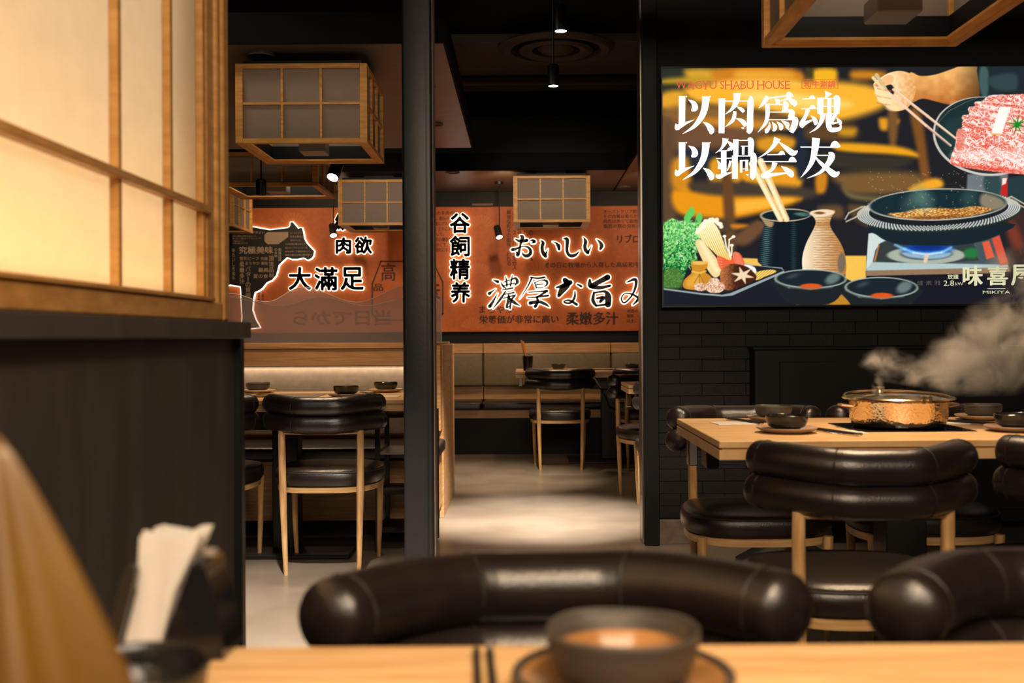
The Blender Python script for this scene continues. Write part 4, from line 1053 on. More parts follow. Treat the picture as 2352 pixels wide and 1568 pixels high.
# blurred room behind
for pts, c, bl in [
    ([(1521, 157), (1660, 157), (1650, 215), (1521, 220)], (45, 48, 40), 8), ([(1575, 160), (1640, 160), (1650, 185), (1590, 190)], (215, 160, 50), 8),
    ([(1650, 157), (1820, 157), (1835, 190), (1660, 195)], (205, 125, 35), 7), ([(1700, 163), (1800, 165), (1815, 178), (1700, 180)], (235, 165, 50), 7),
    ([(1525, 182), (1600, 176), (1640, 180), (1600, 190), (1525, 192)], (190, 150, 40), 6), ([(1870, 160), (1920, 160), (1915, 195), (1870, 190)], (240, 175, 35), 6),
    ([(1960, 162), (2030, 165), (2020, 180), (1960, 182)], (200, 125, 30), 7), ([(1850, 160), (1866, 160), (1866, 200), (1850, 200)], (70, 60, 35), 5),
    ([(1521, 215), (1570, 210), (1570, 260), (1521, 250)], (225, 160, 45), 7), ([(1595, 195), (1880, 186), (2010, 200), (2040, 235), (1990, 262), (1905, 280), (1820, 268), (1740, 252), (1600, 235)], (250, 178, 50), 9),
    ([(1640, 195), (1700, 183), (1810, 185), (1840, 196), (1760, 200)], (252, 195, 80), 7), ([(1690, 215), (1780, 210), (1950, 236), (1900, 250), (1760, 240)], (255, 214, 115), 10),
    ([(1521, 252), (1600, 240), (1760, 262), (1850, 285), (1700, 300), (1560, 292), (1521, 270)], (135, 95, 50), 8), ([(1521, 275), (1580, 285), (1760, 292), (1720, 330), (1600, 345), (1521, 345)], (112, 78, 52), 9),
    ([(1600, 270), (1760, 278), (1850, 290), (1780, 297), (1640, 288)], (200, 130, 40), 6),
    ([(1740, 320), (1790, 310), (1835, 325), (1800, 350), (1745, 345)], (215, 145, 35), 7), ([(1560, 345), (1620, 345), (1640, 380), (1560, 385)], (40, 46, 55), 8),
    ([(1521, 300), (1550, 300), (1555, 500), (1521, 520)], (95, 70, 50), 9), ([(1545, 370), (1580, 365), (1585, 440), (1545, 430)], (210, 135, 30), 7),
    ([(1630, 375), (1650, 365), (1662, 420), (1632, 425)], (225, 150, 35), 6), ([(1675, 380), (1700, 375), (1700, 422), (1675, 420)], (235, 160, 40), 5), ([(1712, 385), (1830, 385), (1828, 440), (1712, 420)], (232, 155, 35), 6),
    ([(1585, 420), (1650, 415), (1780, 425), (1870, 435), (1860, 455), (1700, 470), (1600, 440)], (70, 58, 48), 7), ([(1545, 440), (1570, 436), (1660, 450), (1830, 452), (1815, 470), (1720, 495), (1640, 505), (1570, 495), (1546, 470)], (232, 148, 24), 6),
    ([(1680, 465), (1800, 455), (1815, 463), (1720, 485), (1680, 488)], (250, 180, 60), 5), ([(1660, 400), (1680, 400), (1690, 560), (1672, 590), (1664, 520)], (105, 68, 38), 5),
    ([(1560, 500), (1670, 505), (1690, 530), (1600, 540), (1550, 520)], (80, 62, 48), 8), ([(1680, 515), (1715, 515), (1715, 523), (1685, 525)], (205, 125, 30), 4), ([(1690, 540), (1740, 505), (1760, 520), (1720, 560), (1690, 560)], (110, 75, 50), 6),
    ([(1830, 300), (1850, 300), (1850, 400), (1830, 400)], (35, 42, 56), 6), ([(1875, 400), (1900, 400), (1895, 440), (1875, 440)], (205, 130, 30), 5),
    ([(1860, 290), (1960, 285), (1960, 320), (1860, 320)], (95, 68, 40), 8), ([(1930, 295), (1965, 295), (1960, 312), (1930, 310)], (200, 140, 30), 6),
    ([(2020, 272), (2042, 274), (2038, 298), (2022, 296)], (222, 150, 35), 5), ([(2052, 272), (2066, 275), (2062, 285), (2052, 284)], (200, 130, 30), 4), ([(2040, 255), (2062, 258), (2058, 330), (2044, 330)], (120, 82, 45), 5),
    ([(2090, 255), (2115, 262), (2130, 360), (2138, 430), (2120, 430), (2105, 340)], (125, 78, 35), 5), ([(1915, 330), (1960, 328), (2060, 336), (2104, 350), (2102, 362), (2040, 354), (1960, 350), (1920, 344)], (235, 160, 30), 5),
    ([(1890, 350), (2000, 358), (2100, 362), (2060, 388), (1980, 392), (1890, 375)], (55, 50, 40), 6), ([(1920, 400), (2080, 395), (2120, 410), (2100, 440), (1960, 446), (1930, 425)], (120, 88, 48), 8),
    ([(1936, 425), (1960, 445), (2050, 455), (2040, 462), (1955, 456)], (110, 98, 62), 5), ([(2090, 432), (2140, 410), (2164, 415), (2160, 432), (2100, 440)], (240, 165, 40), 5),
    ([(1950, 470), (2010, 480), (2000, 520), (1960, 500)], (95, 70, 45), 6), ([(1880, 475), (1930, 472), (1935, 500), (1890, 495)], (100, 74, 50), 6), ([(2160, 262), (2190, 262), (2186, 275), (2165, 276)], (225, 150, 30), 4),
    ([(2320, 500), (2352, 480), (2440, 560), (2440, 640), (2330, 600)], (60, 42, 40), 9), ([(2310, 520), (2330, 510), (2350, 560), (2330, 570)], (120, 55, 40), 7)]:
    poly(A0, pts, c, bl * 1.5)
# wooden table surface low in the picture
poly(A0, [(1700, 592), (1745, 594), (1750, 612), (1700, 610)], (242, 190, 85), 2, False)
poly(A0, [(1940, 587), (1990, 587), (1990, 640), (1942, 650)], (245, 190, 80), 2.5, False)
poly(A0, [(1780, 690), (1830, 690), (1960, 675), (2000, 690), (2000, 702), (1750, 702)], (110, 75, 42), 5)
poly(A0, [(1905, 680), (1950, 676), (1960, 698), (1905, 700)], (190, 130, 45), 5)
poly(A0, [(1521, 655), (1670, 672), (1800, 630), (1830, 705), (1521, 705)], (30, 31, 40), 2, False)
poly(A0, [(1990, 628), (2330, 628), (2440, 640), (2440, 705), (2100, 705), (1990, 650)], (26, 26, 36), 3, False)
# apron person at right
poly(A4, [(1820, 60), (2440, 60), (2600, 700), (1950, 420), (1850, 470), (1810, 300)], (32, 42, 46), 2)
poly(A4, [(1830, 80), (1900, 70), (1930, 180), (1920, 400), (1870, 450), (1815, 280)], (66, 92, 90), 4)
poly(A4, [(1930, 200), (2240, 150), (2270, 320), (2180, 360), (1990, 330)], (50, 68, 70), 6)
poly(A3, [(1630, 0), (2100, 0), (2100, 260), (1900, 230), (1620, 180)], (110, 118, 122), 3, False); poly(A3, [(1830, 20), (2000, 20), (2010, 240), (1840, 200)], (50, 72, 74), 5)
poly(A3, [(2110, 40), (2700, 40), (2700, 320), (2120, 280)], (38, 58, 62), 4); poly(A3, [(2035, 40), (2095, 40), (2095, 260), (2015, 240)], (196, 38, 34), 1.5, False); poly(A3, [(2035, 45), (2090, 45), (2075, 110), (2030, 130)], (240, 225, 215), 1.5, False)
# forearm and hand
skin = lambda u, v, sd: mixc((176, 96, 40), (250, 190, 110), np.clip(0.95 - (v - 165) / 95 + (vnoise(u * 0.08, v * 0.08) - 0.5) * 0.3, 0, 1)) * np.where(u > 2190, np.clip(1 - (u - 2190) / 120, 0.45, 1), 1)[..., None]
poly(A4, [(980, 150), (1110, 178), (1280, 165), (1480, 100), (1600, 60), (1780, 60), (1790, 130), (1820, 430), (1680, 530), (1450, 520), (1150, 450), (1000, 480)], 0, 1.5, tex=skin)
poly(A4, [(560, 260), (700, 160), (820, 122), (920, 125), (1010, 170), (1060, 300), (1040, 430), (960, 560), (820, 600), (700, 540), (620, 480), (580, 400), (565, 330)], 0, 1.3, tex=lambda u, v, sd: mixc((222, 140, 62), (255, 226, 178), np.clip(1.3 - (u - 2010) / 95 + (vnoise(u * 0.15, v * 0.15) - 0.5) * 0.4, 0, 1)))
poly(A4, [(690, 300), (760, 280), (800, 330), (790, 400), (730, 350)], (40, 30, 36), 2)
for y in (350, 440, 520): line(A4, [(600, y - 20), (700, y), (760, y + 10)], 12, (190, 110, 55), 1.5, 0.7)
poly(A4, [(555, 290), (600, 250), (720, 170), (790, 180), (780, 260), (680, 300), (600, 310)], (250, 190, 130), 1.5); ell(A4, 630, 280, 50, 26, (228, 110, 80), 2, -0.2)
for cx, cy in ((650, 385), (680, 470), (780, 560)): ell(A4, cx, cy, 80, 38, (255, 222, 165), 3, 0.1, 0.8)
# plate of meat with chopsticks
ell(A4, 1900, 900, 640, 470, (205, 200, 190), 1.2, 0.14); ell(A4, 1905, 890, 618, 452, (30, 48, 50), 1.2, 0.14); ell(A4, 1700, 900, 330, 240, (36, 58, 58), 8, 0.2)
ell(A4, 1900, 900, 640, 470, (30, 30, 32), 1.2, 0.14, 0.0)
def meat(u, v, sd):
    w1 = vnoise(u * 0.09, v * 0.09) * 4; r = np.abs(vnoise(u * 0.10 + w1, v * 0.20 + w1) - 0.5) * 2; r2 = np.abs(vnoise(u * 0.3 + w1, v * 0.4) - 0.5) * 2
    t = np.clip((0.34 - r) * 4, 0, 0.95) + np.clip((0.25 - r2) * 3, 0, 0.7); t = np.clip(t + 0.08 + 0.25 * vnoise(u * 0.05, v * 0.05), 0, 1)
    return mixc((226, 70, 46), (255, 232, 222), t)
for pts in [[(1930, 420), (2100, 405), (2800, 430), (2800, 900), (1900, 620), (1850, 500)], [(1850, 480), (2700, 560), (2700, 900), (1800, 620), (1770, 540)], [(1770, 540), (2600, 700), (2600, 1000), (1740, 760), (1700, 650)],
            [(1700, 640), (2600, 800), (2600, 1000), (1700, 860), (1630, 740)], [(1640, 720), (1960, 830), (2600, 900), (2600, 1000), (1640, 900), (1620, 800)]]:
    poly(A4, pts, 0, 1.0, tex=meat); line(A4, [(p[0], p[1]) for p in pts[:2]], 10, (255, 240, 232), 1.5, 0.9); line(A4, [(p[0] + 6, p[1] + 26) for p in pts[:2]], 14, (196, 52, 36), 4, 0.6)
poly(A4, [(1560, 820), (1700, 830), (2000, 820), (2400, 860), (2800, 900), (2800, 1380), (2300, 1350), (1900, 1310), (1500, 1240), (1480, 1150), (1530, 1000)], 0, 1.0, tex=meat)
poly(A4, [(1550, 850), (1610, 820), (1640, 1000), (1560, 1080)], (225, 120, 98), 4, a=0.7); poly(A4, [(1500, 1230), (1700, 1240), (2300, 1300), (2300, 1345), (1800, 1300)], (224, 60, 40), 5, a=0.6)
poly(A4, [(1540, 1080), (2000, 1060), (2500, 1100), (2500, 1180), (1900, 1160), (1520, 1170)], (255, 240, 235), 10, a=0.55)
poly(A4, [(2060, 550), (2195, 545), (2085, 870), (1960, 862)], (252, 244, 236), 1.2, False); poly(A4, [(1960, 862), (2085, 870), (2080, 885), (1955, 876)], (235, 195, 110), 1.0, False)
for k in range(9):
    a = -0.4 + k * 0.75; line(A4, [(2270, 760, 26), (2270 + 110 * math.cos(a), 760 + 110 * math.sin(a), 3)], 20, (20, 120 + 12 * (k % 3), 30), 1.2)
line(A4, [(1300, 860), (1340, 720), (1450, 600), (1640, 500), (1800, 440)], 5, (120, 112, 90), 1.0)
line(A4, [(590, 170, 46), (700, 330, 30)], 30, (214, 190, 140), 1.2); line(A4, [(550, 200, 40), (660, 330, 30)], 30, (236, 214, 160), 1.2)
line(A4, [(790, 340, 32), (1200, 660, 32), (1535, 925, 22)], 30, (240, 196, 160), 1.2); line(A4, [(780, 420, 34), (1180, 770, 32), (1475, 1010, 24)], 30, (246, 206, 176), 1.2)
line(A4, [(800, 335), (1535, 915)], 6, (255, 236, 214), 1.0); line(A4, [(1190, 790), (1470, 1015)], 8, (150, 110, 110), 1.2)
# dark cup with chopsticks, sake flask
cupb = lambda u, v, sd: mixc((18, 26, 32), (88, 128, 128), np.clip(np.exp(-((u - 1757 - (600 - v) * 0.07) / 11) ** 2) * (0.45 + 0.55 * np.sin((v + (u - 1757) * 0.15) * 1.35)) + 0.4 * np.exp(-((u - 1823) / 6) ** 2) * (0.5 + 0.5 * np.sin(v * 1.35)), 0, 1))
poly(A2, [(1290, 590), (1240, 800), (1215, 960), (1240, 1040), (1400, 1100), (1600, 1110), (1740, 1090), (1745, 900), (1870, 640), (1830, 470), (1260, 510)], 0, 1.2, tex=cupb)
poly(A2, [(1245, 470), (1320, 430), (1300, 520), (1400, 560), (1370, 615), (1300, 580)], (205, 160, 105), 3, a=0.8)
ell(A2, 1540, 475, 296, 76, (196, 176, 150), 1.0, -0.03); ell(A2, 1545, 475, 280, 62, (22, 34, 40), 1.0, -0.03); ell(A2, 1730, 465, 80, 22, (120, 165, 150), 3, 0.05, 0.6)
for (a, b_) in (((1150, -120), (1480, 520)), ((1250, -150), (1550, 520))):
    line(A2, [(*a, 78), (*b_, 66)], 70, (250, 222, 165), 1.2); line(A2, [(a[0] + 30, a[1], 10), (b_[0] + 26, b_[1], 10)], 10, (225, 175, 110), 1.5)
    line(A2, [(a[0] - 10, a[1], 20), (b_[0] - 8, b_[1], 18)], 10, (255, 244, 205), 2)
flask = lambda u, v, sd: mixc((178, 122, 66), (252, 236, 205), np.clip(0.95 - (u - 1845) / 85 + 0.25 * np.sin(v * 1.1 + vnoise(u * 0.1, v * 0.3) * 3) * (u > 1868) - 0.35 * np.exp(-((v - 515) / 8) ** 2) * (u > 1872), 0, 1))
poly(A2, [(1830, 460), (1880, 520), (1880, 600), (1780, 800), (1735, 960), (1735, 1090), (1760, 1180), (2000, 1200), (2180, 1190), (2240, 1130), (2235, 960), (2180, 800), (2065, 620), (2065, 520), (2110, 440), (2100, 415), (1960, 410), (1840, 430)], 0, 1.2, tex=flask)
ell(A2, 1965, 450, 145, 40, (240, 215, 180), 1.0, -0.05); ell(A2, 1935, 450, 60, 16, (130, 80, 40), 1.5); ell(A2, 2190, 1030, 45, 115, (120, 104, 88), 2.0, 0.05)
# tray with vegetables
poly(A2, [(1040, 1050), (1480, 1095), (1520, 1120), (900, 1380), (800, 1400), (560, 1380), (110, 1320), (110, 1340), (560, 1400), (800, 1420), (920, 1410), (1530, 1140), (1500, 1085), (1200, 1060), (1060, 1035)], (150, 165, 165), 1.0, False)
poly(A2, [(900, 1360), (1500, 1100), (1200, 1065), (1000, 1060), (760, 1300), (110, 1310), (560, 1370), (800, 1390)], (36, 36, 38), 1.2, False)
green = lambda u, v, sd: mixc((10, 92, 40), (170, 236, 140), np.clip(vnoise(u * 0.33, v * 0.33) * 1.5 - 0.45 + (vnoise(u * 0.8, v * 0.8) > 0.7) * 0.6 - (v - 590) / 160, 0, 1))
poly(A2, [(105, 600), (160, 550), (220, 510), (300, 540), (370, 540), (430, 560), (520, 560), (640, 560), (780, 660), (700, 700), (560, 760), (500, 920), (520, 1000), (400, 1080), (360, 1200), (300, 1320), (105, 1320)], 0, 1.5, sm=False, tex=green)
RN = random.Random(5)
for k in range(150):
    cx, cy = RN.uniform(110, 560), RN.uniform(540, 1080)
    if cx > 470 and cy > 760: continue
    a = RN.uniform(0, 6.28); L_ = RN.uniform(30, 70); br = RN.random()
    c = (40 + 190 * br * br, 150 + 100 * br, 60 + 150 * br * br)
    line(A2, [(cx, cy, 14), (cx + L_ * math.cos(a), cy + L_ * math.sin(a), 3)], 12, c, 1.0, 0.85)
for cx, cy in ((420, 470), (540, 500), (400, 510), (450, 430)): poly(A2, [(cx - 40, cy - 10), (cx, cy - 55), (cx + 35, cy), (cx + 10, cy + 60), (cx - 30, cy + 40)], (100, 205, 95), 1.2, a=0.95)
poly(A2, [(120, 1150), (240, 1080), (340, 1150), (330, 1310), (120, 1310)], (96, 130, 55), 5, a=0.7)
eno = lambda u, v, sd: mixc((232, 186, 80), (255, 246, 200), np.clip(0.5 + 0.5 * np.sin((u - (v - 520) * 0.45) * 1.3) + (560 - v) / 90, 0, 1))
poly(A2, [(520, 640), (600, 540), (700, 560), (780, 680), (860, 900), (920, 980), (840, 1030), (700, 900), (560, 760)], 0, 1.3, tex=eno)
for k in range(26):
    t = k / 25; ell(A2, 520 + 270 * t + RN.uniform(-20, 20), 660 - 130 * math.sin(t * 2.6) + RN.uniform(-20, 20), 26, 24, (255, 244, 214), 1.2, 0, 0.9)
for p in ([(830, 720), (850, 840), (900, 960)], [(935, 725), (885, 760), (880, 880), (905, 950)], [(915, 825), (912, 940)]): line(A2, p, 18, (250, 240, 215), 1.0); ell(A2, p[0][0], p[0][1], 22, 16, (255, 248, 225), 1.0)
poly(A2, [(490, 790), (560, 760), (640, 850), (780, 1040), (790, 1150), (720, 1200), (640, 1120), (540, 930)], (240, 214, 150), 1.5); line(A2, [(560, 800, 40), (740, 1120, 50)], 40, (250, 234, 186), 4)
poly(A2, [(740, 960), (800, 960), (900, 1000), (940, 920), (1010, 920), (1060, 1060), (900, 1060), (790, 1110)], (236, 96, 62), 1.5)
poly(A2, [(930, 910), (990, 915), (1050, 1050), (980, 1060), (930, 980)], (240, 122, 90), 2)
for k in range(4): line(A2, [(750, 975 + k * 32), (800, 990 + k * 30)], 8, (250, 160, 120), 1.0)
poly(A2, [(1060, 1050), (1180, 1080), (1200, 1170), (1110, 1120)], (246, 244, 236), 1.5)
corn = lambda u, v, sd: mixc((205, 150, 50), (250, 226, 130), np.clip(0.5 + 0.6 * np.sin((u * 0.9 + v) * 1.1), 0, 1))
poly(A2, [(1170, 1160), (1260, 1120), (1400, 1110), (1425, 1140), (1300, 1190), (1200, 1230)], 0, 1.2, tex=corn)
poly(A2, [(440, 1040), (480, 1005), (560, 1020), (630, 1020), (630, 1080), (600, 1130), (680, 1200), (660, 1320), (500, 1345), (360, 1320), (360, 1230), (450, 1140)], (204, 138, 40), 1.3)
poly(A2, [(400, 1220), (500, 1160), (560, 1200), (520, 1300), (400, 1300)], (228, 166, 62), 6); line(A2, [(455, 1130), (540, 1150), (610, 1125)], 22, (236, 186, 80), 1.2); ell(A2, 540, 1030, 90, 22, (240, 190, 90), 1.5)
for x in (480, 540, 590): line(A2, [(540, 1160), (x, 1260)], 5, (140, 84, 24), 1.2)
shi = lambda u, v, sd: mixc((70, 34, 22), (190, 116, 66), np.clip(1.1 - (u - 1655) / 34 + (vnoise(u * 0.5, v * 0.5) - 0.5) * 0.5, 0, 1))
poly(A2, [(780, 1140), (860, 1060), (940, 1040), (1080, 1070), (1160, 1130), (1200, 1210), (1060, 1290), (880, 1350), (800, 1300)], 0, 1.3, tex=shi)
for k in range(6):
    a = k * PI / 3 + 0.25; line(A2, [(1040, 1175, 62), (1040 + 125 * math.cos(a), 1175 + 95 * math.sin(a), 10)], 40, (238, 214, 176), 1.2)
mb = lambda u, v, sd: mixc((196, 130, 96), (252, 226, 200), np.clip(vnoise(u * 0.45, v * 0.45) * 1.3 - 0.1, 0, 1))
ell(A2, 555, 1310, 82, 48, 0, 1.3, tex=mb); ell(A2, 720, 1310, 115, 72, 0, 1.3, tex=mb); ell(A2, 710, 1240, 62, 38, 0, 1.3, tex=mb)
# two dipping bowls
for z, cx, cy, rx, ry in ((A2, 1830, 1215, 420, 112), (A3, 630, 1315, 428, 122)):
    poly(z, [(cx - rx, cy), (cx - rx * 0.9, cy + ry * 1.3), (cx - rx * 0.5, cy + ry * 2.6), (cx + rx * 0.5, cy + ry * 2.6), (cx + rx * 0.9, cy + ry * 1.3), (cx + rx, cy)], (30, 36, 40), 1.5)
    ell(z, cx, cy, rx, ry, (172, 184, 172), 1.0, 0.01); ell(z, cx + 2, cy - 2, rx - 22, ry - 14, (28, 38, 44), 1.2, 0.01)
    ell(z, cx + rx * 0.62, cy - 5, rx * 0.22, ry * 0.5, (120, 140, 136), 5, -0.5, 0.8); ell(z, cx - rx * 0.5, cy - ry * 0.3, rx * 0.15, ry * 0.2, (70, 84, 90), 5, -0.3, 0.7)
    ell(z, cx + 5, cy + ry * 0.80, 130, 36, (222, 84, 28), 1.6)
    line(z, [(cx - rx * 0.96, cy + 30, 16), (cx - rx * 0.6, cy + ry * 0.86, 18), (cx, cy + ry * 1.04, 14), (cx + rx * 0.6, cy + ry * 0.86, 12)], 14, (120, 132, 124), 2.5, 0.8)
# gas stove
poly(A3, [(480, 690), (640, 680), (2000, 700), (2110, 1080), (450, 1110)], (70, 84, 88), 1.5, False)
poly(A3, [(480, 690), (520, 680), (700, 760), (620, 800), (560, 880), (520, 1050), (450, 1110)], (206, 218, 214), 1.5, False); poly(A3, [(600, 810), (700, 780), (1700, 800), (1760, 1000), (1500, 1020), (700, 1040), (560, 1010)], (52, 60, 60), 2, False)
poly(A3, [(520, 1020), (2100, 1050), (2115, 1095), (445, 1125)], (176, 196, 196), 2, False); poly(A3, [(445, 1120), (2120, 1080), (2125, 1130), (1900, 1150), (445, 1180)], (146, 116, 88), 1.2, False)
poly(A3, [(560, 1020), (540, 1010), (590, 830), (610, 820)], (190, 120, 60), 1.5, False)
ell(A3, 1150, 940, 455, 100, (168, 176, 160), 1.5, 0.0); ell(A3, 1150, 925, 300, 72, (62, 84, 92), 2); poly(A3, [(900, 900), (1400, 900), (1390, 960), (1200, 985), (940, 960)], (150, 178, 196), 3)
ell(A3, 1165, 870, 290, 60, (40, 96, 190), 4); ell(A3, 1165, 850, 220, 40, (18, 50, 130), 4)
line(A3, [(790, 820, 20), (900, 870, 24), (1000, 910, 26), (1160, 930, 26), (1340, 905, 24), (1440, 850, 20)], 24, (140, 205, 250), 3.0)
line(A3, [(1000, 912, 10), (1160, 932, 10), (1330, 908, 8)], 10, (235, 250, 255), 2.0); poly(A3, [(1600, 880), (1720, 860), (1740, 960), (1620, 970)], (40, 120, 60), 5)
line(A3, [(1155, 945), (1140, 1010)], 46, (226, 196, 170), 1.5)
poly(A3, [(1800, 790), (1880, 770), (1945, 960), (1850, 990)], (226, 92, 62), 2, False); poly(A3, [(1910, 740), (2000, 710), (2110, 1040), (2010, 1060)], (214, 82, 60), 2, False)
# wok
poly(A3, [(500, 620), (2090, 560), (2000, 700), (1700, 800), (1350, 830), (900, 820), (680, 770), (560, 690)], (26, 38, 46), 1.5)
ell(A3, 1300, 440, 960, 232, (36, 48, 42), 1.2, -0.05); ell(A3, 1298, 424, 950, 215, (84, 92, 86), 1.2, -0.05)
ell(A3, 1298, 418, 935, 206, (28, 34, 38), 1.2, -0.05)
for q in range(6):
    rx, ry = 820 + q * 24, 190 + q * 5.5; n_ = 120
    for k in range(n_):
        a = 2 * PI * (k + 0.5 * (q % 2)) / n_
        x_, y_ = 1295 + rx * math.cos(a) , 410 + (q * 4) + ry * math.sin(a) - 0.05 * rx * math.cos(a)
        if A3[0] + x_ / A3[2] < 2438: ell(A3, x_, y_, 10, 8, (214, 216, 210), 1.0, 0, 0.9)
ell(A3, 1285, 352, 808, 186, (196, 190, 176), 1.0, -0.03); ell(A3, 1287, 350, 792, 172, (24, 44, 50), 1.2, -0.03)
poly(A3, [(1800, 230), (1950, 250), (2060, 320), (2040, 390), (1900, 420), (1780, 350)], (150, 135, 110), 6, a=0.9)
broth = lambda u, v, sd: mixc((150, 80, 24), (255, 214, 130), np.clip(vnoise(u * 0.35, v * 0.6) * 1.3 - 0.1 - (u > 2150) * 0.2, 0, 1))
poly(A3, [(700, 460), (880, 440), (1050, 400), (1300, 390), (1500, 400), (1700, 370), (1880, 390), (1900, 420), (1750, 470), (1400, 515), (1100, 522), (850, 505)], 0, 2, tex=broth)
poly(A3, [(1000, 495), (1600, 480), (1200, 520), (1000, 515)], (120, 60, 20), 3, a=0.8)
for cx, cy, r_, aa in ((1050, 260, 90, .35), (1150, 330, 90, .4), (950, 350, 80, .25), (1650, 270, 80, .25), (1090, 220, 60, .3)): ell(A3, cx, cy, r_, r_ * 1.2, (120, 160, 145), 14, 0.3, aa)
for k in range(110): ell(A3, RN.uniform(450, 1900), RN.uniform(-40, 420), 5, 5, (220, 200, 160), 0.8, 0, 0.6)
for p in ([(210, 520), (250, 450), (400, 380), (440, 375)], [(220, 550), (330, 500), (430, 420), (440, 380)], [(2090, 280), (2140, 260), (2300, 350)], [(2110, 300), (2300, 390)]): line(A3, p, 16, (196, 186, 160), 1.2)
IMG *= (1 + 0.05 * (vnoise(U * 0.9, V_ * 0.9) - 0.5))[..., None]
IMG = np.clip(IMG, 0, 255) / 255
LIN = np.where(IMG <= 0.04045, IMG / 12.92, ((IMG + 0.055) / 1.055) ** 2.4)

sg = thing('picture_sign', 'large backlit picture sign of hot pot food with white lettering on the brick wall', 'sign', ((GX0 + GX1) / 2, PY + 0.03, GZ0))
OX, OY, OZ = sg.location
def G(o): o.location = (-OX, -OY, -OZ); return o
G(B().box(GX0 - 0.006, GX1 + 0.006, PY + 0.002, WY + 0.004, GZ0 - 0.006, GZ1 + 0.006, 0.002).out('light_box', M['black_metal'], sg))
for a in ((GX0 - 0.008, GX0, GZ0 - 0.008, GZ1 + 0.008), (GX1, GX1 + 0.008, GZ0 - 0.008, GZ1 + 0.008), (GX0, GX1, GZ0 - 0.008, GZ0), (GX0, GX1, GZ1, GZ1 + 0.008)):
    G(B().box(a[0], a[1], PY - 0.004, PY + 0.02, a[2], a[3]).out('frame_strip', M['black_metal'], sg))
me = bpy.data.meshes.new('picture')
co_ = np.stack([XX, np.full_like(XX, PY), ZZg], -1).reshape(-1, 3)
idx = np.arange(NXg * NZg).reshape(NZg, NXg)
q = np.stack([idx[:-1, :-1], idx[:-1, 1:], idx[1:, 1:], idx[1:, :-1]], -1).reshape(-1, 4)
me.vertices.add(len(co_)); me.vertices.foreach_set('co', co_.ravel())
me.loops.add(q.size); me.loops.foreach_set('vertex_index', q.ravel().astype(np.int32))
me.polygons.add(len(q)); me.polygons.foreach_set('loop_start', (np.arange(len(q)) * 4).astype(np.int32))
me.update(calc_edges=True)
at = me.color_attributes.new('print', 'FLOAT_COLOR', 'POINT')
at.data.foreach_set('color', np.concatenate([LIN.reshape(-1, 3), np.ones((NXg * NZg, 1))], 1).ravel())
m = bpy.data.materials.new('backlit_print'); m.use_nodes = True; nt = m.node_tree; nt.nodes.clear()
vc = nt.nodes.new('ShaderNodeVertexColor'); vc.layer_name = 'print'
e = nt.nodes.new('ShaderNodeEmission'); e.inputs[1].default_value = 1.08
oo = nt.nodes.new('ShaderNodeOutputMaterial'); nt.links.new(vc.outputs[0], e.inputs[0]); nt.links.new(e.outputs[0], oo.inputs[0])
m.cycles.emission_sampling = 'NONE'
me.materials.append(m)
o = bpy.data.objects.new('picture', me); COL.objects.link(o); o.parent = sg; G(o)
# lettering of the sign
M['sign_white'] = emis('sign_white', (0.97, 1.0, 0.94), 1.15); M['sign_red'] = emis('sign_red', lin(236, 96, 72), 1.0); M['sign_cream'] = emis('sign_cream', lin(226, 226, 180), 1.0)
M['sign_dim'] = emis('sign_dim', lin(96, 88, 84), 1.0)
for k_ in ('sign_dim', 'sign_white', 'sign_red', 'sign_cream'): M[k_].cycles.emission_sampling = 'NONE'
LY = PY - 0.0015
def mincho(strokes, label, dy=0):
    b = B()
    for st in strokes:
        pts = [(*P(A1[0] + p[0] / A1[2], A1[1] + (p[1] + dy) / A1[2], LY), p[2] / A1[2] * LY / F) for p in st]
        for lp_ in ribbon(pts, rounded=False):
            b.bm.faces.new([b.bm.verts.new((p[0], LY, p[1])) for p in lp_])
    G(b.out('white_character', M['sign_white'], sg))['label'] = label
def wedge(x, y, s): return [(x - s, y, 8), (x - s * 0.3, y - s * 0.35, s * 0.8), (x, y, 6)]
YI = [[(340, 412, 80), (340, 600, 76), (338, 745, 78)], [(385, 418, 16), (400, 418, 14)], [(265, 735, 10), (282, 782, 62), (300, 772, 60), (385, 730, 34), (484, 690, 5)], [(415, 455, 6), (470, 490, 52), (492, 535, 72), (482, 562, 70), (450, 585, 20)],
      [(620, 414, 92), (618, 480, 86), (600, 580, 78), (560, 670, 68), (480, 770, 44), (345, 857, 5)], [(665, 418, 16), (678, 418, 14)], [(585, 715, 6), (640, 750, 50), (678, 800, 76), (686, 825, 66), (670, 855, 30)]]
NIKU = [[(808, 438, 78), (806, 640, 74), (804, 850, 70)], [(830, 470, 14), (1120, 470, 14)], [(1125, 440, 70), (1145, 470, 74), (1140, 650, 74), (1136, 800, 76), (1110, 845, 40)], [(1070, 788, 30), (1035, 785, 8)], [(985, 376, 84), (978, 470, 70), (930, 560, 40), (848, 625, 5)], [(1020, 380, 18), (1034, 382, 12)],
        [(975, 530, 6), (1040, 570, 44), (1068, 600, 36)], [(960, 590, 40), (940, 690, 46), (848, 775, 5)], [(975, 675, 8), (1045, 705, 50), (1075, 745, 50), (1060, 762, 20)]]
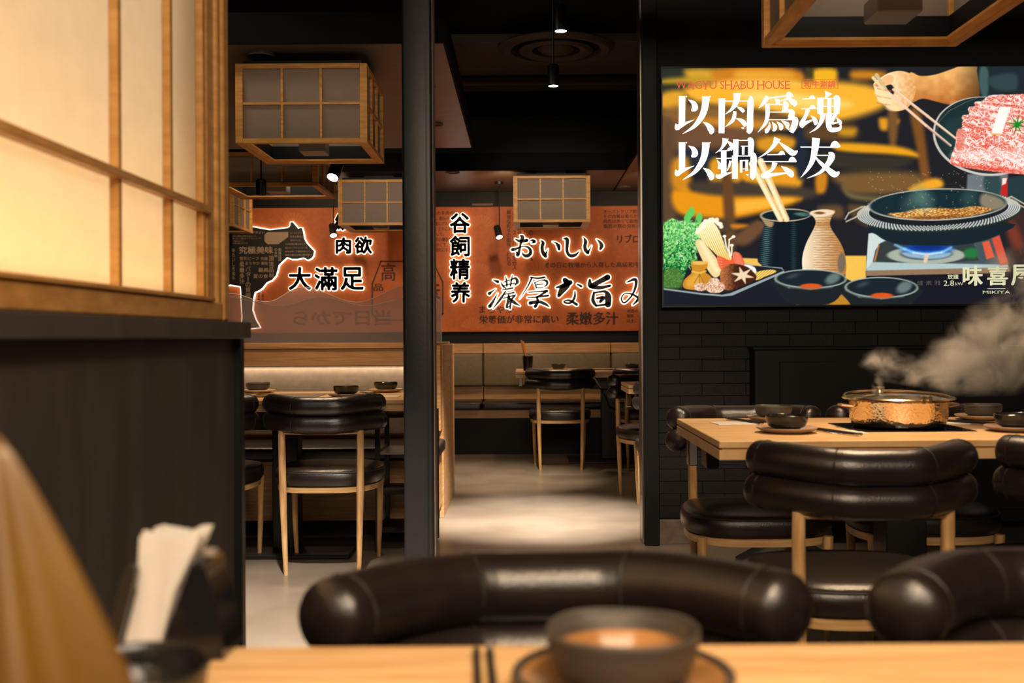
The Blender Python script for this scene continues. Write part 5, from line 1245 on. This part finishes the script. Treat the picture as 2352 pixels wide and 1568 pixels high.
TAME = [[(1320, 405, 8), (1330, 440, 56), (1290, 500, 38), (1240, 556, 5)], [(1320, 440, 18), (1480, 420, 16), (1590, 405, 22)], [(1560, 420, 8), (1595, 385, 50), (1650, 420, 12)], [(1620, 420, 60), (1560, 450, 24), (1490, 470, 8)], [(1580, 430, 10), (1640, 480, 66), (1670, 500, 50), (1655, 535, 14)],
        [(1430, 440, 8), (1465, 475, 56), (1458, 510, 24)], [(1370, 510, 14), (1560, 510, 14)], [(1530, 480, 14), (1560, 510, 66), (1540, 600, 60)], [(1370, 600, 12), (1600, 600, 14)], [(1580, 572, 14), (1630, 605, 72), (1610, 690, 62)], [(1350, 690, 12), (1660, 690, 14)],
        [(1340, 500, 56), (1345, 620, 52), (1320, 730, 42), (1230, 838, 5)], [(1640, 665, 14), (1672, 690, 70), (1650, 780, 72), (1620, 840, 52)], [(1600, 800, 34), (1565, 788, 8)], [(1365, 712, 5), (1365, 770, 34), (1330, 825, 52), (1312, 832, 20)], [(1395, 712, 5), (1432, 770, 52), (1420, 810, 40), (1400, 812, 10)],
        [(1450, 708, 5), (1500, 760, 52), (1500, 795, 44), (1480, 800, 10)], [(1505, 700, 5), (1570, 740, 56), (1570, 770, 44), (1555, 775, 10)]]
KON = [[(1755, 445, 14), (1900, 442, 14)], [(1830, 440, 8), (1868, 420, 42), (1905, 442, 8)], [(1740, 560, 8), (1790, 560, 14), (1920, 556, 14)], [(1835, 556, 8), (1872, 538, 44), (1918, 560, 10)], [(1820, 565, 50), (1790, 650, 44), (1740, 740, 50), (1765, 780, 30)], [(1760, 740, 60), (1830, 710, 30), (1905, 680, 10)],
       [(1850, 640, 6), (1895, 680, 44), (1908, 725, 56), (1890, 745, 20)], [(2060, 366, 100), (2040, 410, 40), (2010, 450, 8)], [(1965, 430, 74), (1965, 620, 70)], [(1950, 440, 14), (2160, 440, 14)], [(2120, 430, 14), (2160, 440, 74), (2155, 620, 68)], [(1950, 532, 13), (2170, 532, 13)], [(1950, 620, 14), (2170, 620, 14)], [(2070, 440, 50), (2070, 620, 48)],
       [(1995, 620, 60), (1975, 710, 50), (1920, 790, 28), (1835, 844, 5)], [(2065, 620, 70), (2062, 740, 66), (2080, 800, 60), (2140, 808, 54), (2195, 790, 40), (2208, 735, 8)], [(2160, 640, 10), (2130, 650, 44), (2105, 710, 30), (2100, 742, 20)], [(2105, 735, 30), (2180, 720, 14)], [(2150, 660, 6), (2195, 720, 48), (2190, 750, 16)]]
NABE = [[(850, 908, 76), (840, 960, 56), (800, 1030, 26), (732, 1082, 5)], [(870, 940, 8), (915, 980, 50), (935, 1015, 54), (910, 1035, 16)], [(770, 1055, 14), (900, 1050, 14)], [(870, 1050, 8), (900, 1030, 34), (925, 1055, 8)], [(740, 1145, 10), (930, 1140, 14)], [(830, 1055, 66), (830, 1340, 66)], [(750, 1165, 6), (785, 1220, 44), (778, 1270, 40)],
        [(910, 1170, 34), (895, 1230, 26), (870, 1290, 12)], [(740, 1330, 10), (770, 1358, 56), (850, 1330, 34), (945, 1300, 8)], [(972, 920, 66), (972, 1110, 60)], [(950, 932, 14), (1130, 932, 14)], [(1110, 915, 14), (1150, 940, 70), (1145, 1110, 60)], [(1030, 1000, 12), (1120, 1000, 12)], [(1060, 1000, 34), (1058, 1100, 30)],
        [(960, 1110, 70), (962, 1384, 66)], [(950, 1115, 13), (1180, 1115, 14)], [(1150, 1095, 14), (1180, 1120, 74), (1170, 1340, 70), (1150, 1380, 40)], [(1120, 1340, 30), (1090, 1330, 8)], [(1035, 1165, 34), (1035, 1310, 30)], [(1020, 1170, 14), (1120, 1168, 14)], [(1100, 1160, 36), (1098, 1290, 32)], [(1030, 1268, 12), (1110, 1266, 12)]]
KAI = [[(1460, 905, 84), (1420, 990, 50), (1330, 1080, 26), (1228, 1142, 5)], [(1470, 945, 8), (1550, 1010, 46), (1640, 1080, 72), (1700, 1055, 12)], [(1340, 1100, 12), (1520, 1098, 13)], [(1470, 1098, 8), (1512, 1075, 44), (1550, 1100, 10)], [(1250, 1180, 14), (1680, 1182, 14)], [(1590, 1182, 8), (1635, 1150, 56), (1685, 1184, 10)],
       [(1430, 1190, 70), (1400, 1270, 40), (1300, 1330, 30)], [(1275, 1320, 10), (1300, 1350, 60), (1400, 1335, 44), (1590, 1312, 14)], [(1505, 1235, 6), (1570, 1280, 60), (1620, 1330, 76), (1610, 1362, 30)]]
TOMO = [[(1730, 1010, 13), (2180, 1012, 14)], [(2080, 1012, 8), (2135, 970, 66), (2200, 1008, 14)], [(1915, 903, 96), (1900, 1040, 80), (1870, 1170, 62), (1810, 1280, 36), (1732, 1370, 5)], [(1910, 1108, 13), (2090, 1108, 14)], [(2060, 1075, 14), (2100, 1110, 76), (2060, 1200, 66), (1960, 1310, 34), (1805, 1378, 5)],
        [(1905, 1115, 6), (1950, 1180, 36), (2040, 1260, 56), (2130, 1330, 76), (2190, 1305, 20)]]
for st, lb, dy in ((YI, 'white character 以 in the upper row', 0), (NIKU, 'white character 肉', 0), (TAME, 'white character 爲', 0), (KON, 'white character 魂', 0), (YI, 'white character 以 in the lower row', 540), (NABE, 'white character 鍋', 0), (KAI, 'white character 会', 0), (TOMO, 'white character 友', 0)):
    mincho(st, lb, dy)
def sl_(s_, u0, v0, u1, v1, mt, off=0.0, name='small_text', mode=tline):
    b = B(); mode(b, s_, u0, v0, u1, v1, PY, LY - 0.0003, off); return G(b.out(name, M[mt], sg))
# serif capitals: thin letters with small feet
b = B(); u = 1552
for wd in ("WAGYU", "SHABU", "HOUSE"):
    for c in wd:
        wdt = {'W': 25, 'A': 18, 'G': 17, 'Y': 17, 'U': 17, 'S': 11, 'H': 18, 'B': 14, 'O': 18, 'E': 13}[c]
        tline(b, c, u + 1, 186, u + wdt - 0.5, 204.5, PY, LY - 0.0003, -0.004)
        feet = {'W': [(0.0, 0.34, 186), (0.36, 0.64, 186), (0.72, 1.0, 186)], 'A': [(0, .3, 204.5), (.7, 1, 204.5)], 'Y': [(0, .34, 186), (.66, 1, 186), (.33, .67, 204.5)], 'U': [(0, .34, 186), (.66, 1, 186)], 'H': [(0, .3, 186), (.7, 1, 186), (0, .3, 204.5), (.7, 1, 204.5)],
                'B': [(0, .4, 186), (0, .4, 204.5)], 'E': [(0, .3, 186), (0, .3, 204.5)]}.get(c, [])
        for f0, f1, vv in feet:
            x0, z0 = P(u + wdt * f0, vv + 0.7, PY); x1, z1 = P(u + wdt * f1, vv - 0.7, PY)
            b.bm.faces.new([b.bm.verts.new(p) for p in ((x0, LY, z0), (x1, LY, z0), (x1, LY, z1), (x0, LY, z1))])
        u += wdt
    u += 7
G(b.out('red_text', M['sign_red'], sg))['label'] = 'red capital letters WAGYU SHABU HOUSE'
sl_('和牛涮鍋', 1846, 185, 1918, 202, 'sign_red', 0.01, 'red_text')
b = B()
for (a, c, d, e_) in ((1841, 182, 1925, 183.3), (1841, 202.7, 1925, 204), (1841, 182, 1842.3, 204), (1923.7, 182, 1925, 204)):
    bx = pxbox(a, c, d, e_, PY); b.bm.faces.new([b.bm.verts.new(p) for p in ((bx[0], LY, bx[1]), (bx[2], LY, bx[1]), (bx[2], LY, bx[3]), (bx[0], LY, bx[3]))])
G(b.out('red_box_outline', M['sign_red'], sg))
sl_('味', 2212, 610, 2256, 656, 'sign_cream', 0.03, 'cream_character'); sl_('喜', 2268, 612, 2314, 655, 'sign_cream', 0.03, 'cream_character'); sl_('屋', 2323, 608, 2370, 655, 'sign_cream', 0.03, 'cream_character')
sl_('MIKIYA', 2257, 667, 2320, 674.5, 'sign_cream', 0.0); sl_('放題', 2176, 630, 2201, 641, 'sign_cream', 0.01); sl_('2.8', 2167, 644, 2191, 656, 'sign_cream', 0.0); sl_('kW', 2194, 648, 2212, 655, 'sign_cream', 0.0)
sl_('爐 素 雅', 2106, 644, 2160, 655, 'sign_dim', -0.004)
b = B(); bx = pxbox(2268, 662, 2309, 663.4, PY); b.bm.faces.new([b.bm.verts.new(p) for p in ((bx[0], LY, bx[1]), (bx[2], LY, bx[1]), (bx[2], LY, bx[3]), (bx[0], LY, bx[3]))]); G(b.out('cream_line', M['sign_cream'], sg))

# reflection in the nearer booth glass, painted as faint mirrored lettering
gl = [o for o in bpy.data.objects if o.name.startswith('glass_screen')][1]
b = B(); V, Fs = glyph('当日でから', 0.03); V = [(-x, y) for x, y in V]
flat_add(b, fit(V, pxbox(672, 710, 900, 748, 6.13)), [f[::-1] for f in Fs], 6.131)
M['faint_reflection'] = glassy('faint_reflection', (0.74, 0.70, 0.70), 0.06, (0.2, 0.16, 0.14))
o = b.out('reflected_lettering', M['faint_reflection'], gl); o.location = -gl.location

# ------------------------------------------------------------------ steam
sx0, sx1, sz0, sz1 = 0.98, 1.95, 0.835, 1.36
bmv = B().box(sx0, sx1, 3.02, 3.36, sz0, sz1)
m = bpy.data.materials.new('steam'); m.use_nodes = True; nt = m.node_tree; nt.nodes.clear()
tc = nt.nodes.new('ShaderNodeTexCoord'); sep = nt.nodes.new('ShaderNodeSeparateXYZ'); nt.links.new(tc.outputs['Object'], sep.inputs[0])
def mth(op, a, b_=None, c=None, clamp=False):
    n = nt.nodes.new('ShaderNodeMath'); n.operation = op; n.use_clamp = clamp
    for i, v in enumerate((a, b_, c)):
        if v is None: continue
        if isinstance(v, (int, float)): n.inputs[i].default_value = v
        else: nt.links.new(v, n.inputs[i])
    return n.outputs[0]
nz = nt.nodes.new('ShaderNodeTexNoise'); nz.inputs['Scale'].default_value = 9; nz.inputs['Detail'].default_value = 6; nz.inputs['Roughness'].default_value = 0.6; nz.inputs['Distortion'].default_value = 0.9
nt.links.new(tc.outputs['Object'], nz.inputs['Vector'])
nd_ = nt.nodes.new('ShaderNodeTexNoise'); nd_.inputs['Scale'].default_value = 3.2; nd_.inputs['Detail'].default_value = 2
nt.links.new(tc.outputs['Object'], nd_.inputs['Vector'])
X_, Y_, Z_ = sep.outputs[0], sep.outputs[1], sep.outputs[2]
wob = mth('MULTIPLY', mth('SUBTRACT', nd_.outputs[0], 0.5), 0.22)
# puffs: (x, z, rx, rz, weight)
puffs = [(1.063, 0.870, 0.007, 0.040, 1.0), (1.045, 0.925, 0.035, 0.022, 0.9), (1.075, 0.915, 0.05, 0.03, 0.9), (1.13, 0.885, 0.07, 0.03, 0.6), (1.24, 0.89, 0.085, 0.05, 1.0), (1.33, 0.925, 0.11, 0.075, 1.25),
         (1.44, 0.985, 0.11, 0.10, 1.2), (1.55, 1.06, 0.12, 0.12, 1.0), (1.62, 1.16, 0.15, 0.12, 0.75), (1.50, 0.93, 0.14, 0.05, 0.8), (1.36, 1.02, 0.05, 0.05, 0.8), (1.68, 1.02, 0.14, 0.1, 0.5), (1.55, 1.22, 0.14, 0.07, 0.45)]
tot = None
yy = mth('POWER', mth('DIVIDE', mth('SUBTRACT', Y_, 3.19), 0.13), 2.0)
for (cx, cz, rx, rz, wt) in puffs:
    thin = rx < 0.02
    xa = mth('SUBTRACT', X_ if thin else mth('ADD', X_, wob), cx); za = mth('SUBTRACT', Z_ if thin else mth('ADD', Z_, mth('MULTIPLY', wob, 0.5)), cz)
    r2 = mth('ADD', mth('ADD', mth('POWER', mth('DIVIDE', xa, rx), 2.0), mth('POWER', mth('DIVIDE', za, rz), 2.0)), mth('MULTIPLY', yy, 6.0) if thin else yy)
    g = mth('MULTIPLY', mth('EXPONENT', mth('MULTIPLY', r2, -1.1)), wt)
    tot = g if tot is None else mth('MAXIMUM', tot, g)
tex = mth('MULTIPLY', mth('SUBTRACT', nz.outputs[0], 0.485), 6.5, clamp=True)
dens = mth('MULTIPLY', mth('MULTIPLY', mth('SUBTRACT', tot, 0.10, clamp=True), tex), 34.0)
pv = nt.nodes.new('ShaderNodeVolumePrincipled'); pv.inputs['Color'].default_value = (1, 0.95, 0.88, 1); pv.inputs['Anisotropy'].default_value = 0.2
nt.links.new(dens, pv.inputs['Density']); oo = nt.nodes.new('ShaderNodeOutputMaterial'); nt.links.new(pv.outputs[0], oo.inputs['Volume'])
so = bmv.out('steam', m)
tag(so, 'pale steam drifting up and right from the brass pot', 'steam', kind='stuff')
